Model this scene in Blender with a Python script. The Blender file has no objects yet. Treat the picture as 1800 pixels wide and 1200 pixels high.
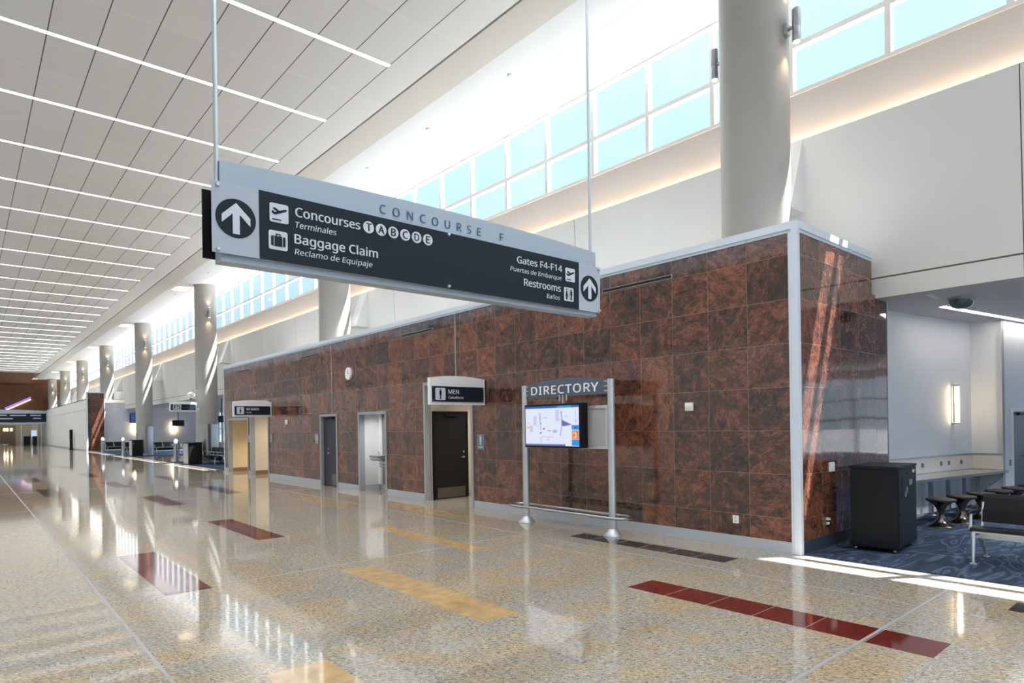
import bpy, math, random
from mathutils import Vector, Matrix
random.seed(7)
S = bpy.context.scene
COL = S.collection
pi = math.pi

# ------------------------------------------------------------------ camera
yaw, roll = math.atan2(963, 1114.7), math.radians(.84)
Fv = Vector((math.sin(yaw), math.cos(yaw), 0)); R0 = Vector((math.cos(yaw), -math.sin(yaw), 0)); U0 = Vector((0, 0, 1))
Rv = R0*math.cos(roll) - U0*math.sin(roll); Uv = U0*math.cos(roll) + R0*math.sin(roll)
cam = bpy.data.objects.new('camera', bpy.data.cameras.new('camera')); COL.objects.link(cam)
cam.matrix_world = Matrix(((Rv.x, Uv.x, -Fv.x, 0), (Rv.y, Uv.y, -Fv.y, 0), (Rv.z, Uv.z, -Fv.z, 1.75), (0, 0, 0, 1)))
cam.data.sensor_width = 36; cam.data.lens = 36*1114.7/1800; cam.data.shift_y = 146/1800
cam.data.clip_start = .05; cam.data.clip_end = 600
S.camera = cam
# ------------------------------------------------------------------ view, world, sun
S.view_settings.view_transform = 'Standard'; S.view_settings.look = 'None'
S.view_settings.gamma = 1; S.view_settings.use_curve_mapping = False
S.view_settings.exposure = 0.14
S.cycles.use_denoising = True
S.cycles.max_bounces = 10; S.cycles.diffuse_bounces = 6; S.cycles.glossy_bounces = 5
S.cycles.transparent_max_bounces = 16
S.cycles.caustics_reflective = False; S.cycles.caustics_refractive = False
S.cycles.sample_clamp_indirect = 6
SKY, SUN, STRIP, COVE = 0.98, 36.0, 8.5, 17.0
STRIP_W = 105.0                              # watts of each linear ceiling light

def lin(c):
    return tuple(((v/255)/12.92 if v/255 <= .04045 else (((v/255)+.055)/1.055)**2.4) for v in c)
W = bpy.data.worlds.new('sky'); S.world = W; W.use_nodes = True
nt = W.node_tree; nt.nodes.clear()
def N(t, typ, **k):
    n = t.nodes.new(typ)
    for a, v in k.items():
        if a.startswith('i_'): n.inputs[a[2:].replace('_', ' ')].default_value = v
        elif a.startswith('n_'): n.inputs[int(a[2:])].default_value = v
        else: setattr(n, a, v)
    return n
out = N(nt, 'ShaderNodeOutputWorld'); bg = N(nt, 'ShaderNodeBackground'); bg.inputs[1].default_value = SKY
tc = N(nt, 'ShaderNodeTexCoord'); sx = N(nt, 'ShaderNodeSeparateXYZ'); cr = N(nt, 'ShaderNodeValToRGB')
nt.links.new(tc.outputs['Generated'], sx.inputs[0]); nt.links.new(sx.outputs[2], cr.inputs[0])
cr.color_ramp.elements[0].position = 0; cr.color_ramp.elements[0].color = (.55, .72, .88, 1)
cr.color_ramp.elements[1].position = .75; cr.color_ramp.elements[1].color = (.70, 1.02, 1.12, 1)
e = cr.color_ramp.elements.new(.25); e.color = (.58, .86, 1.0, 1)
e = cr.color_ramp.elements.new(.48); e.color = (.70, .99, 1.06, 1)
cn = N(nt, 'ShaderNodeTexNoise', i_Scale=5.0, i_Detail=5.0); mp = N(nt, 'ShaderNodeMapRange')
nt.links.new(tc.outputs['Generated'], cn.inputs[0]); nt.links.new(cn.outputs[0], mp.inputs[0])
mp.inputs[1].default_value = .55; mp.inputs[2].default_value = .75; mp.inputs[3].default_value = 0; mp.inputs[4].default_value = .5
mx = N(nt, 'ShaderNodeMix', data_type='RGBA'); mx.inputs[7].default_value = (1, 1, 1, 1)
nt.links.new(mp.outputs[0], mx.inputs[0]); nt.links.new(cr.outputs[0], mx.inputs[6])
nt.links.new(mx.outputs[2], bg.inputs[0]); nt.links.new(bg.outputs[0], out.inputs[0])
sun = bpy.data.objects.new('sun', bpy.data.lights.new('sun', 'SUN')); COL.objects.link(sun)
sun.data.energy = SUN; sun.data.angle = math.radians(.5); sun.data.color = (1, 1, 1)
sun.rotation_euler = Vector((-.365, .23, -1)).to_track_quat('-Z', 'Y').to_euler()

# ------------------------------------------------------------------ materials
MATS = {}
def mat(name, rgb, rough=.5, metal=0, emit=0, erg=None, spec=.5, coat=0, vary=0, vscale=8):
    m = bpy.data.materials.new(name); m.use_nodes = True; MATS[name] = m
    b = m.node_tree.nodes['Principled BSDF']; c = (*lin(rgb), 1)
    b.inputs['Base Color'].default_value = c; b.inputs['Roughness'].default_value = rough
    b.inputs['Metallic'].default_value = metal; b.inputs['Specular IOR Level'].default_value = spec
    b.inputs['Coat Weight'].default_value = coat
    if emit:
        b.inputs['Emission Color'].default_value = (*lin(erg or rgb), 1); b.inputs['Emission Strength'].default_value = emit
    if vary:
        t = m.node_tree; co = N(t, 'ShaderNodeTexCoord'); n = N(t, 'ShaderNodeTexNoise', i_Scale=vscale, i_Detail=4.0)
        r = N(t, 'ShaderNodeValToRGB')
        r.color_ramp.elements[0].position = .3; r.color_ramp.elements[1].position = .7
        r.color_ramp.elements[0].color = (*[v*(1-vary) for v in c[:3]], 1); r.color_ramp.elements[1].color = (*[min(1, v*(1+vary)) for v in c[:3]], 1)
        t.links.new(co.outputs['Object'], n.inputs[0]); t.links.new(n.outputs[0], r.inputs[0]); t.links.new(r.outputs[0], b.inputs['Base Color'])
    return m
white_wall = mat('painted_wall', (220, 221, 221), .6, vary=.02, vscale=.6)
ledge_wall = mat('ledge_paint', (206, 202, 199), .6, vary=.02, vscale=.6)
beige_wall = mat('beige_wall', (214, 204, 188), .55, vary=.03, vscale=2)
lounge_wall = mat('lounge_wall', (222, 227, 234), .6, vary=.02, vscale=1)
soffit_a = mat('soffit_beige', (206, 205, 200), .7)
soffit_b = mat('soffit_white', (218, 222, 226), .7)
lounge_soffit = mat('lounge_soffit', (190, 190, 194), .7)
dark_gap = mat('shadow_gap', (70, 66, 58), .8)
black_gap = mat('black_gap', (12, 12, 12), .8)
col_paint = mat('column_paint', (164, 162, 158), .4, vary=.02, vscale=1)
steel = mat('brushed_steel', (176, 178, 182), .28, 1)
alu = mat('satin_aluminium', (206, 212, 220), .38, .75)
chrome = mat('polished_chrome', (200, 200, 205), .12, 1)
bright_trim = mat('pale_metal_trim', (214, 224, 238), .4, .1)
frame_gray = mat('door_frame_gray', (160, 163, 170), .4, .1)
base_gray = mat('baseboard_metal', (182, 188, 197), .35, .12)
base_dark = mat('dark_rubber_base', (58, 68, 80), .45)
win_frame = mat('window_frame', (226, 224, 222), .4)
black_door = mat('black_door', (26, 26, 29), .5, spec=.25)
blue_door = mat('blue_black_door', (44, 48, 62), .45)
gray_door = mat('slate_door', (92, 100, 116), .45)
kick = mat('kickplate', (120, 116, 112), .3, .9)
sign_gray = mat('sign_blue_gray', (168, 182, 200), .4, .15)
sign_pale = mat('sign_pale', (176, 186, 202), .4)
sign_dark = mat('sign_charcoal', (31, 40, 51), .45, spec=.2)
sign_ink = mat('sign_slate_ink', (66, 84, 116), .5)
sign_white = mat('sign_white', (208, 214, 228), .5)
flag_white = mat('flag_sign_white', (243, 246, 250), .5)
wht = mat('white_plastic', (236, 236, 236), .4)
plaque = mat('plaque_slate', (104, 116, 132), .4)
blk = mat('black_plastic', (17, 18, 21), .5, spec=.25)
cab = mat('cabinet_black', (15, 20, 27), .5, spec=.25, vary=.06, vscale=3)
leather = mat('black_leather', (21, 21, 25), .5, spec=.25, vary=.08, vscale=30)
seat_fabric = mat('stool_seat', (40, 34, 34), .5)
stool_metal = mat('stool_metal', (120, 112, 106), .22, 1)
counter_top = mat('counter_stone', (150, 142, 136), .08, vary=.08, vscale=30)
splash = mat('backsplash', (224, 218, 212), .12)
tile_white = mat('white_tile', (214, 214, 214), .25)
tile_gray = mat('gray_tile', (120, 118, 116), .35)
glow_white = mat('warm_diffuser', (255, 244, 226), .5, emit=STRIP, erg=(255, 248, 238))
cove_glow = mat('cove_glow', (255, 226, 190), .5, emit=COVE, erg=(255, 222, 186))
lamp_glow = mat('lamp_glow', (255, 236, 200), .5, emit=14, erg=(255, 222, 172))
warm_panel = mat('recess_glow', (255, 232, 196), .5, emit=3, erg=(255, 228, 184))
spot_glow = mat('spot_lens', (255, 214, 180), .5, emit=12, erg=(255, 196, 150))
soffit_glow = mat('soffit_strip_glow', (255, 246, 232), .5, emit=13, erg=(255, 240, 222))
red_stone = mat('red_granite', (98, 33, 26), .06, vary=.14, vscale=25)
gold_stone = mat('gold_granite', (184, 153, 108), .06, vary=.18, vscale=7)
dark_stone = mat('dark_granite', (62, 59, 60), .08, vary=.1, vscale=60)
joint_metal = mat('floor_joint', (158, 158, 162), .35)
wood = mat('brown_wood', (134, 96, 66), .45, vary=.12, vscale=2)
purple = mat('purple_light', (150, 120, 255), .5, emit=1.6, erg=(120, 90, 255))
yellow = mat('yellow_sticker', (222, 186, 46), .5)
ghost = mat('engraved_gray', (120, 130, 140), .4)

def glass_mat():
    m = bpy.data.materials.new('window_glass'); m.use_nodes = True; t = m.node_tree; t.nodes.clear()
    o = N(t, 'ShaderNodeOutputMaterial'); a = N(t, 'ShaderNodeBsdfTransparent'); g = N(t, 'ShaderNodeBsdfGlossy')
    a.inputs[0].default_value = (.97, 1, 1, 1); g.inputs['Roughness'].default_value = .02
    f = N(t, 'ShaderNodeLayerWeight'); p5 = N(t, 'ShaderNodeMath', operation='POWER'); p5.inputs[1].default_value = 6.0
    ma = N(t, 'ShaderNodeMath', operation='MULTIPLY_ADD'); ma.inputs[1].default_value = .55; ma.inputs[2].default_value = .03; x = N(t, 'ShaderNodeMixShader')
    t.links.new(f.outputs['Facing'], p5.inputs[0]); t.links.new(p5.outputs[0], ma.inputs[0]); t.links.new(ma.outputs[0], x.inputs[0]); t.links.new(a.outputs[0], x.inputs[1]); t.links.new(g.outputs[0], x.inputs[2]); t.links.new(x.outputs[0], o.inputs[0])
    return m
glass = glass_mat()

class G:                                   # tiny node-graph helper
    def __init__(s, m): s.t = m.node_tree
    def l(s, a, b): s.t.links.new(a, b)
    def m(s, op, a, b=None, c=None):
        n = N(s.t, 'ShaderNodeMath', operation=op)
        for i, v in enumerate((a, b, c)):
            if v is None: continue
            if isinstance(v, (int, float)): n.inputs[i].default_value = v
            else: s.l(v, n.inputs[i])
        return n.outputs[0]
    def comb(s, x, y, z):
        n = N(s.t, 'ShaderNodeCombineXYZ')
        for i, v in enumerate((x, y, z)):
            if isinstance(v, (int, float)): n.inputs[i].default_value = v
            else: s.l(v, n.inputs[i])
        return n.outputs[0]
    def noise(s, v, sc, det=4, rough=.55, dist=0, out=0):
        n = N(s.t, 'ShaderNodeTexNoise', i_Scale=float(sc), i_Detail=float(det), i_Roughness=float(rough), i_Distortion=float(dist)); s.l(v, n.inputs[0]); return n.outputs[out]
    def white(s, v, out=0):
        n = N(s.t, 'ShaderNodeTexWhiteNoise', noise_dimensions='3D'); s.l(v, n.inputs[0]); return n.outputs[out]
    def ramp(s, f, stops):
        n = N(s.t, 'ShaderNodeValToRGB'); r = n.color_ramp
        while len(r.elements) < len(stops): r.elements.new(.5)
        for e, (p, c) in zip(r.elements, stops): e.position = p; e.color = (*lin(c), 1)
        s.l(f, n.inputs[0]); return n.outputs[0]
    def mix(s, f, a, b, bt='MIX'):
        n = N(s.t, 'ShaderNodeMix', data_type='RGBA', blend_type=bt)
        for i, v in ((0, f), (6, a), (7, b)):
            if isinstance(v, (int, float)): n.inputs[i].default_value = v
            elif isinstance(v, tuple): n.inputs[i].default_value = (*v, 1)
            else: s.l(v, n.inputs[i])
        return n.outputs[2]
    def xyz(s):
        g = N(s.t, 'ShaderNodeNewGeometry'); x = N(s.t, 'ShaderNodeSeparateXYZ'); s.l(g.outputs['Position'], x.inputs[0]); return g, x.outputs[0], x.outputs[1], x.outputs[2]
    def joint(s, v, w):                    # 1 inside a joint line of half width w around integers
        f = s.m('FRACT', v); d = s.m('MINIMUM', f, s.m('SUBTRACT', 1.0, f)); return s.m('LESS_THAN', d, w)

def granite_wall(name, axis, off, pitch=.6095, offz=.458, pz=.578):
    m = mat(name, (90, 56, 46), .07, spec=.85); g = G(m); b = m.node_tree.nodes['Principled BSDF']
    geo, x, y, z = g.xyz(); a = x if axis == 'x' else y
    u = g.m('DIVIDE', g.m('SUBTRACT', a, off), pitch); v = g.m('DIVIDE', g.m('SUBTRACT', z, offz), pz)
    cell = g.comb(g.m('FLOOR', u), g.m('FLOOR', v), 3.0); rc = g.white(cell, 1); rv = g.white(cell, 0)
    va = N(g.t, 'ShaderNodeVectorMath', operation='MULTIPLY_ADD'); g.l(rc, va.inputs[0]); va.inputs[1].default_value = (40, 40, 40)
    g.l(geo.outputs['Position'], va.inputs[2]); p = va.outputs[0]
    rot = N(g.t, 'ShaderNodeVectorRotate', rotation_type='X_AXIS' if axis == 'y' else 'Y_AXIS'); g.l(p, rot.inputs['Vector']); g.l(g.m('MULTIPLY', rv, 6.28), rot.inputs['Angle'])
    sc = N(g.t, 'ShaderNodeVectorMath', operation='MULTIPLY'); g.l(rot.outputs[0], sc.inputs[0]); sc.inputs[1].default_value = (1.0, 1.0, 1.7)
    n1 = g.noise(sc.outputs[0], 2.2, 8, .64, 1.8); n2 = g.noise(sc.outputs[0], 17, 6, .78, 2.2); n3 = g.noise(sc.outputs[0], 6.5, 6, .7, 2.6)
    f = g.m('ADD', g.m('ADD', g.m('MULTIPLY', n1, .34), g.m('MULTIPLY', n2, .36)), g.m('MULTIPLY', n3, .30))
    f = g.m('ADD', f, g.m('MULTIPLY', g.m('SUBTRACT', rv, .5), .07))
    c = g.ramp(f, [(.40, (36, 34, 36)), (.455, (60, 48, 45)), (.495, (92, 60, 50)), (.535, (120, 76, 60)), (.575, (146, 90, 67)), (.63, (130, 100, 86))])
    c = g.mix(g.m('MULTIPLY', g.m('GREATER_THAN', g.noise(p, 110, 2), .60), .45), c, lin((40, 36, 38)))
    j = g.m('MAXIMUM', g.joint(u, .0035), g.joint(v, .0035))
    c = g.mix(g.m('MULTIPLY', j, .75), c, lin((150, 118, 104))); g.l(c, b.inputs['Base Color'])
    g.l(g.m('ADD', .06, g.m('MULTIPLY', j, .4)), b.inputs['Roughness'])
    tv = N(g.t, 'ShaderNodeVectorMath', operation='MULTIPLY_ADD'); g.l(rc, tv.inputs[0]); tv.inputs[1].default_value = (.010,)*3; tv.inputs[2].default_value = (-.005,)*3
    ad = N(g.t, 'ShaderNodeVectorMath', operation='ADD'); g.l(geo.outputs['Normal'], ad.inputs[0]); g.l(tv.outputs[0], ad.inputs[1])
    no = N(g.t, 'ShaderNodeVectorMath', operation='NORMALIZE'); g.l(ad.outputs[0], no.inputs[0]); g.l(no.outputs[0], b.inputs['Normal'])
    return m
granite_front = granite_wall('brown_granite_front', 'y', 3.88)
granite_side = granite_wall('brown_granite_side', 'x', 8.88, .657)

def floor_mat():
    m = mat('speckled_granite_floor', (190, 175, 145), .06); g = G(m); b = m.node_tree.nodes['Principled BSDF']
    geo, x, y, z = g.xyz(); pt = .467
    u = g.m('DIVIDE', g.m('SUBTRACT', x, .126), pt*2); v = g.m('DIVIDE', g.m('SUBTRACT', y, 2.0), pt)
    cell = g.comb(g.m('FLOOR', u), g.m('FLOOR', v), 1.0); rc = g.white(cell, 1); rv = g.white(cell, 0)
    va = N(g.t, 'ShaderNodeVectorMath', operation='MULTIPLY_ADD'); g.l(rc, va.inputs[0]); va.inputs[1].default_value = (30, 30, 0); g.l(geo.outputs['Position'], va.inputs[2])
    rot = N(g.t, 'ShaderNodeVectorRotate', rotation_type='Z_AXIS'); g.l(va.outputs[0], rot.inputs['Vector']); g.l(g.m('ADD', .55, g.m('MULTIPLY', rv, .5)), rot.inputs['Angle'])
    sc = N(g.t, 'ShaderNodeVectorMath', operation='MULTIPLY'); g.l(rot.outputs[0], sc.inputs[0]); sc.inputs[1].default_value = (.5, 1.8, 1); p = sc.outputs[0]
    big = g.noise(p, 2.6, 3, .5, .6); mid = g.noise(p, 38, 5, .65, .5); fl = g.noise(p, 72, 5, .66, .8); f2 = g.noise(geo.outputs['Position'], 240, 2, .6)
    warm = g.m('ADD', big, g.m('MULTIPLY', g.m('SUBTRACT', rv, .5), .22))
    c = g.mix(N_clamp(g, warm, .38, .66), lin((163, 160, 153)), lin((180, 158, 124)))
    c = g.mix(N_clamp(g, mid, .50, .68), c, lin((204, 193, 170)))
    c = g.mix(g.m('MULTIPLY', N_clamp(g, mid, .50, .33), .55), c, lin((112, 98, 80)))
    c = g.mix(g.m('MULTIPLY', N_clamp(g, fl, .53, .59), .94), c, lin((52, 52, 57)))
    c = g.mix(g.m('MULTIPLY', N_clamp(g, f2, .60, .72), .5), c, lin((70, 66, 64)))
    j = g.m('MAXIMUM', g.joint(u, .0012), g.joint(v, .0024))
    c = g.mix(g.m('MULTIPLY', j, .45), c, lin((196, 192, 186))); g.l(c, b.inputs['Base Color'])
    wob = g.noise(geo.outputs['Position'], 5.0, 2, .5)
    bp = N(g.t, 'ShaderNodeBump', i_Strength=.10, i_Distance=.004); g.l(wob, bp.inputs['Height']); g.l(bp.outputs[0], b.inputs['Normal'])
    b.inputs['Roughness'].default_value = .055; b.inputs['Specular IOR Level'].default_value = .45
    return m
def N_clamp(g, v, a, bb):
    n = N(g.t, 'ShaderNodeMapRange'); g.l(v, n.inputs[0]); n.inputs[1].default_value = a; n.inputs[2].default_value = bb; return n.outputs[0]
floor_granite = floor_mat()

def ceiling_mat():
    m = mat('ceiling_panel', (196, 196, 195), .75); g = G(m); b = m.node_tree.nodes['Principled BSDF']
    geo, x, y, z = g.xyz()
    u = g.m('DIVIDE', g.m('SUBTRACT', x, 6.69), .778); v = g.m('DIVIDE', g.m('SUBTRACT', y, 12.956), 3.048)
    cell = g.comb(g.m('FLOOR', u), g.m('FLOOR', v), 1.0); rv = g.white(cell, 0)
    c = g.mix(rv, lin((234, 235, 238)), lin((239, 240, 243)))
    c = g.mix(g.m('MULTIPLY', g.joint(v, .014), .35), c, lin((246, 246, 247)))
    c = g.mix(g.joint(u, .012), c, lin((100, 96, 92))); g.l(c, b.inputs['Base Color']); return m
ceil_panel = ceiling_mat()

def carpet_mat():
    m = mat('blue_carpet', (58, 70, 90), .95, spec=.1); g = G(m); b = m.node_tree.nodes['Principled BSDF']
    geo, x, y, z = g.xyz()
    sc = N(g.t, 'ShaderNodeVectorMath', operation='MULTIPLY'); g.l(geo.outputs['Position'], sc.inputs[0]); sc.inputs[1].default_value = (.7, 2.4, 1)
    n = g.noise(sc.outputs[0], .85, 2, .45, 1.3)
    w = g.m('FRACT', g.m('MULTIPLY', n, 8.0))
    c = g.ramp(w, [(.0, (44, 53, 68)), (.40, (54, 66, 84)), (.55, (64, 78, 98)), (.68, (86, 100, 120)), (.78, (88, 102, 122)), (.90, (58, 71, 90)), (1.0, (44, 53, 68))])
    c = g.mix(.22, c, g.ramp(g.noise(geo.outputs['Position'], 300, 2), [(.3, (34, 44, 60)), (.7, (60, 74, 98))])); g.l(c, b.inputs['Base Color']); return m
carpet_m = carpet_mat()

def screen_mat():
    return mat('display_white', (14, 14, 18), .3, emit=.85, erg=(226, 236, 253))
scr = screen_mat()
def emat(n, c, s=.85): return mat(n, (14, 14, 18), .3, emit=s, erg=c)
scr_mats = [scr, emat('display_blue_bar', (10, 92, 214)), emat('display_lilac', (176, 184, 226)), emat('display_violet', (206, 204, 244)), emat('display_magenta', (200, 60, 190)), emat('display_sky', (30, 150, 240)), emat('display_orange', (226, 130, 70)), emat('display_slate', (100, 112, 168)), emat('display_yellow', (236, 190, 90))]

# ------------------------------------------------------------------ mesh helpers
WM = {}
class MB:
    def __init__(s): s.v = []; s.f = []; s.sm = []; s.mi = []; s.cur = 0
    def add(s, vs, fs, smooth=False):
        o = len(s.v); s.v += [Vector(q) for q in vs]
        for f in fs: s.f.append([i+o for i in f]); s.sm.append(smooth); s.mi.append(s.cur)
        return s
    def box(s, a, b):
        x0, y0, z0 = a; x1, y1, z1 = b
        if x0 > x1: x0, x1 = x1, x0
        if y0 > y1: y0, y1 = y1, y0
        if z0 > z1: z0, z1 = z1, z0
        return s.add([(x0,y0,z0),(x1,y0,z0),(x1,y1,z0),(x0,y1,z0),(x0,y0,z1),(x1,y0,z1),(x1,y1,z1),(x0,y1,z1)],
                     [(3,2,1,0),(4,5,6,7),(0,1,5,4),(1,2,6,5),(2,3,7,6),(3,0,4,7)])
    def obox(s, c, u, hx, hy, z0, z1):     # box turned about z: u = unit direction of its x side
        c = Vector(c).to_3d(); u = Vector((u[0], u[1], 0)); w = Vector((-u.y, u.x, 0)); q = []
        for z in (z0, z1):
            for sx_, sy in ((-1,-1),(1,-1),(1,1),(-1,1)):
                p = c + u*hx*sx_ + w*hy*sy; q.append((p.x, p.y, z))
        return s.add(q, [(3,2,1,0),(4,5,6,7),(0,1,5,4),(1,2,6,5),(2,3,7,6),(3,0,4,7)])
    def cyl(s, a, b, r0, r1=None, n=24, caps=True):
        r1 = r0 if r1 is None else r1; a = Vector(a); b = Vector(b); d = (b-a).normalized()
        x = d.orthogonal().normalized(); y = d.cross(x); vs = []
        for c, r in ((a, r0), (b, r1)):
            for i in range(n): t = 2*pi*i/n; vs.append(c + (x*math.cos(t)+y*math.sin(t))*r)
        s.add(vs, [(i, (i+1) % n, n+(i+1) % n, n+i) for i in range(n)], True)
        if caps: s.add(vs[:n], [tuple(reversed(range(n)))]); s.add(vs[n:], [tuple(range(n))])
        return s
    def lathe(s, c, prof, n=32, axis='z'):
        vs = []; c = Vector(c)
        for r, h in prof:
            for i in range(n):
                t = 2*pi*i/n; p = Vector((r*math.cos(t), r*math.sin(t), h)); vs.append(c+p)
        fs = [(k*n+i, k*n+(i+1) % n, (k+1)*n+(i+1) % n, (k+1)*n+i) for k in range(len(prof)-1) for i in range(n)]
        s.add(vs, fs, True)
        if prof[0][0] > 1e-4: s.add(vs[:n], [tuple(reversed(range(n)))])
        if prof[-1][0] > 1e-4: s.add(vs[-n:], [tuple(range(n))])
        return s
    def tube(s, pts, r, n=10, closed=False):
        pts = [Vector(p) for p in pts]; m = len(pts); vs = []; up = Vector((0, 0, 1))
        for k, p in enumerate(pts):
            a = pts[k-1] if (k > 0 or closed) else p; b = pts[(k+1) % m] if (k < m-1 or closed) else p
            d = (b-a).normalized(); x = d.cross(up)
            x = x.normalized() if x.length > 1e-3 else d.orthogonal().normalized()
            y = d.cross(x)
            rr = r[k] if isinstance(r, (list, tuple)) else r
            for i in range(n): t = 2*pi*i/n; vs.append(p+(x*math.cos(t)+y*math.sin(t))*rr)
        L = m if closed else m-1
        s.add(vs, [(k*n+i, k*n+(i+1) % n, ((k+1) % m)*n+(i+1) % n, ((k+1) % m)*n+i) for k in range(L) for i in range(n)], True)
        if not closed: s.add(vs[:n], [tuple(reversed(range(n)))]); s.add(vs[-n:], [tuple(range(n))])
        return s
    def poly(s, pts, fr, d0, d1):          # outline in frame fr=(origin,right,up), extruded along the frame normal d0..d1
        o, r, u = fr; nn = r.cross(u); n = len(pts)
        A = [o+r*p[0]+u*p[1]+nn*d0 for p in pts]; B = [o+r*p[0]+u*p[1]+nn*d1 for p in pts]
        return s.add(A+B, [tuple(reversed(range(n))), tuple(range(n, 2*n))]+[(i, (i+1) % n, n+(i+1) % n, n+i) for i in range(n)])
    def sweep(s, prof, y0, y1, smooth=False):  # closed XZ profile along Y
        n = len(prof); A = [(p[0], y0, p[1]) for p in prof]; B = [(p[0], y1, p[1]) for p in prof]
        return s.add(A+B, [tuple(range(n)), tuple(reversed(range(n, 2*n)))]+[(i, n+i, n+(i+1) % n, (i+1) % n) for i in range(n)])
    def build(s, name, m, parent=None, bevel=0):
        me = bpy.data.meshes.new(name)
        M = WM[parent.name].inverted() if parent is not None else Matrix()
        me.from_pydata([M @ v for v in s.v], [], s.f)
        for p, sm, mi in zip(me.polygons, s.sm, s.mi): p.use_smooth = sm; p.material_index = mi
        for q in (m if isinstance(m, (list, tuple)) else [m]): me.materials.append(q)
        me.update(); fix_normals(me)
        o = bpy.data.objects.new(name, me); COL.objects.link(o)
        if parent is not None: o.parent = parent; WM[o.name] = WM[parent.name].copy()
        else: WM[o.name] = Matrix()
        if bevel:
            bv = o.modifiers.new('edge', 'BEVEL'); bv.width = bevel; bv.segments = 2; bv.limit_method = 'ANGLE'; bv.angle_limit = math.radians(50)
        return o
import bmesh
def fix_normals(me):
    bm = bmesh.new(); bm.from_mesh(me); bmesh.ops.remove_doubles(bm, verts=bm.verts, dist=1e-6) if False else None
    bmesh.ops.recalc_face_normals(bm, faces=bm.faces); bm.to_mesh(me); bm.free()
def tag(o, label, cat, group=None, kind=None):
    o['label'] = label; o['category'] = cat
    if group: o['group'] = group
    if kind: o['kind'] = kind
    return o
def thing(name, label, cat, loc, group=None, rz=0):
    o = bpy.data.objects.new(name, None); COL.objects.link(o); o.empty_display_size = .1
    o.location = loc; o.rotation_euler = (0, 0, rz)
    WM[o.name] = Matrix.Translation(Vector(loc)) @ Matrix.Rotation(rz, 4, 'Z')
    return tag(o, label, cat, group)
def struct(o, label=None, cat=None):
    o['kind'] = 'structure'
    if label: o['label'] = label; o['category'] = cat
    return o
def dup(root, loc, label=None, rz=None, group=None):
    r = root.copy(); COL.objects.link(r); r.location = loc
    if rz is not None: r.rotation_euler = (0, 0, rz)
    if label: r['label'] = label
    if group: r['group'] = group
    WM[r.name] = Matrix.Translation(Vector(loc))
    def rec(src, dst):
        for ch in list(src.children):
            c = ch.copy(); COL.objects.link(c); c.parent = dst; rec(ch, c)
    rec(root, r); return r
XF = lambda x, y, z: (Vector((x, y, z)), Vector((1, 0, 0)), Vector((0, 0, 1)))       # faces -Y
YF = lambda x, y, z: (Vector((x, y, z)), Vector((0, -1, 0)), Vector((0, 0, 1)))      # faces -X
def circle(cx, cy, r, n=40): return [(cx+r*math.cos(2*pi*i/n), cy+r*math.sin(2*pi*i/n)) for i in range(n)]
def rrect(x0, y0, x1, y1, r, n=5):
    p = []
    for cx, cy, a in ((x1-r, y0+r, -90), (x1-r, y1-r, 0), (x0+r, y1-r, 90), (x0+r, y0+r, 180)):
        for i in range(n+1): t = math.radians(a+90*i/n); p.append((cx+r*math.cos(t), cy+r*math.sin(t)))
    return p
def arched(x0, x1, z0, z1, rise, n=16):
    return [(x0, z0), (x1, z0)]+[(x1+(x0-x1)*i/n, z1+rise*(1-(2*i/n-1)**2)) for i in range(n+1)]
_fc = {}
try: FONT = bpy.data.fonts.load(bpy.utils.system_resource('DATAFILES', path='fonts') + '/NotoSansHebrew-Regular.woff2')
except Exception: FONT = None
def glyphs(s, bold, spacing, shear):
    cu = bpy.data.curves.new('t', 'FONT'); cu.body = s; cu.font = FONT or cu.font; cu.space_character = spacing; cu.shear = shear
    cu.resolution_u = 5; o = bpy.data.objects.new('t', cu); COL.objects.link(o)
    dg = bpy.context.evaluated_depsgraph_get(); me = bpy.data.meshes.new_from_object(o.evaluated_get(dg))
    vs = [(v.co.x, v.co.y) for v in me.vertices]; fs = [tuple(p.vertices) for p in me.polygons]
    bpy.data.objects.remove(o); bpy.data.curves.remove(cu); bpy.data.meshes.remove(me); return vs, fs
def text(mb, s, fr, x0, x1, zb, cap, d, bold=.012, spacing=1.0, shear=0, th=.003):
    """lettering with left edge x0, right edge x1, baseline zb, capital height cap; a thin raised slab"""
    if 'H' not in _fc: v, _ = glyphs('H', 0, 1, 0); _fc['H'] = max(q[1] for q in v)
    vs, fs = glyphs(s, bold, spacing, shear); a = min(q[0] for q in vs); b = max(q[0] for q in vs)
    kx = (x1-x0)/(b-a); kz = cap/_fc['H']; o, r, u = fr; nn = r.cross(u); h = bold*kz*1.3
    for dx, dz in ((0, 0), (h, 0), (-h, 0), (0, h*.5), (0, -h*.5)) if bold else ((0, 0),):
        mb.add([o+r*(x0+(q[0]-a)*kx+dx)+u*(zb+q[1]*kz+dz)+nn*(d+th+dx*.02+dz*.03) for q in vs], fs)
def bolt(mb, fr, x, z, d, r=.014, h=.012):
    o, rr, u = fr; nn = rr.cross(u); p = o+rr*x+u*z; mb.cyl(p+nn*d, p+nn*(d+h), r, r*.75, 14)

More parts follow.
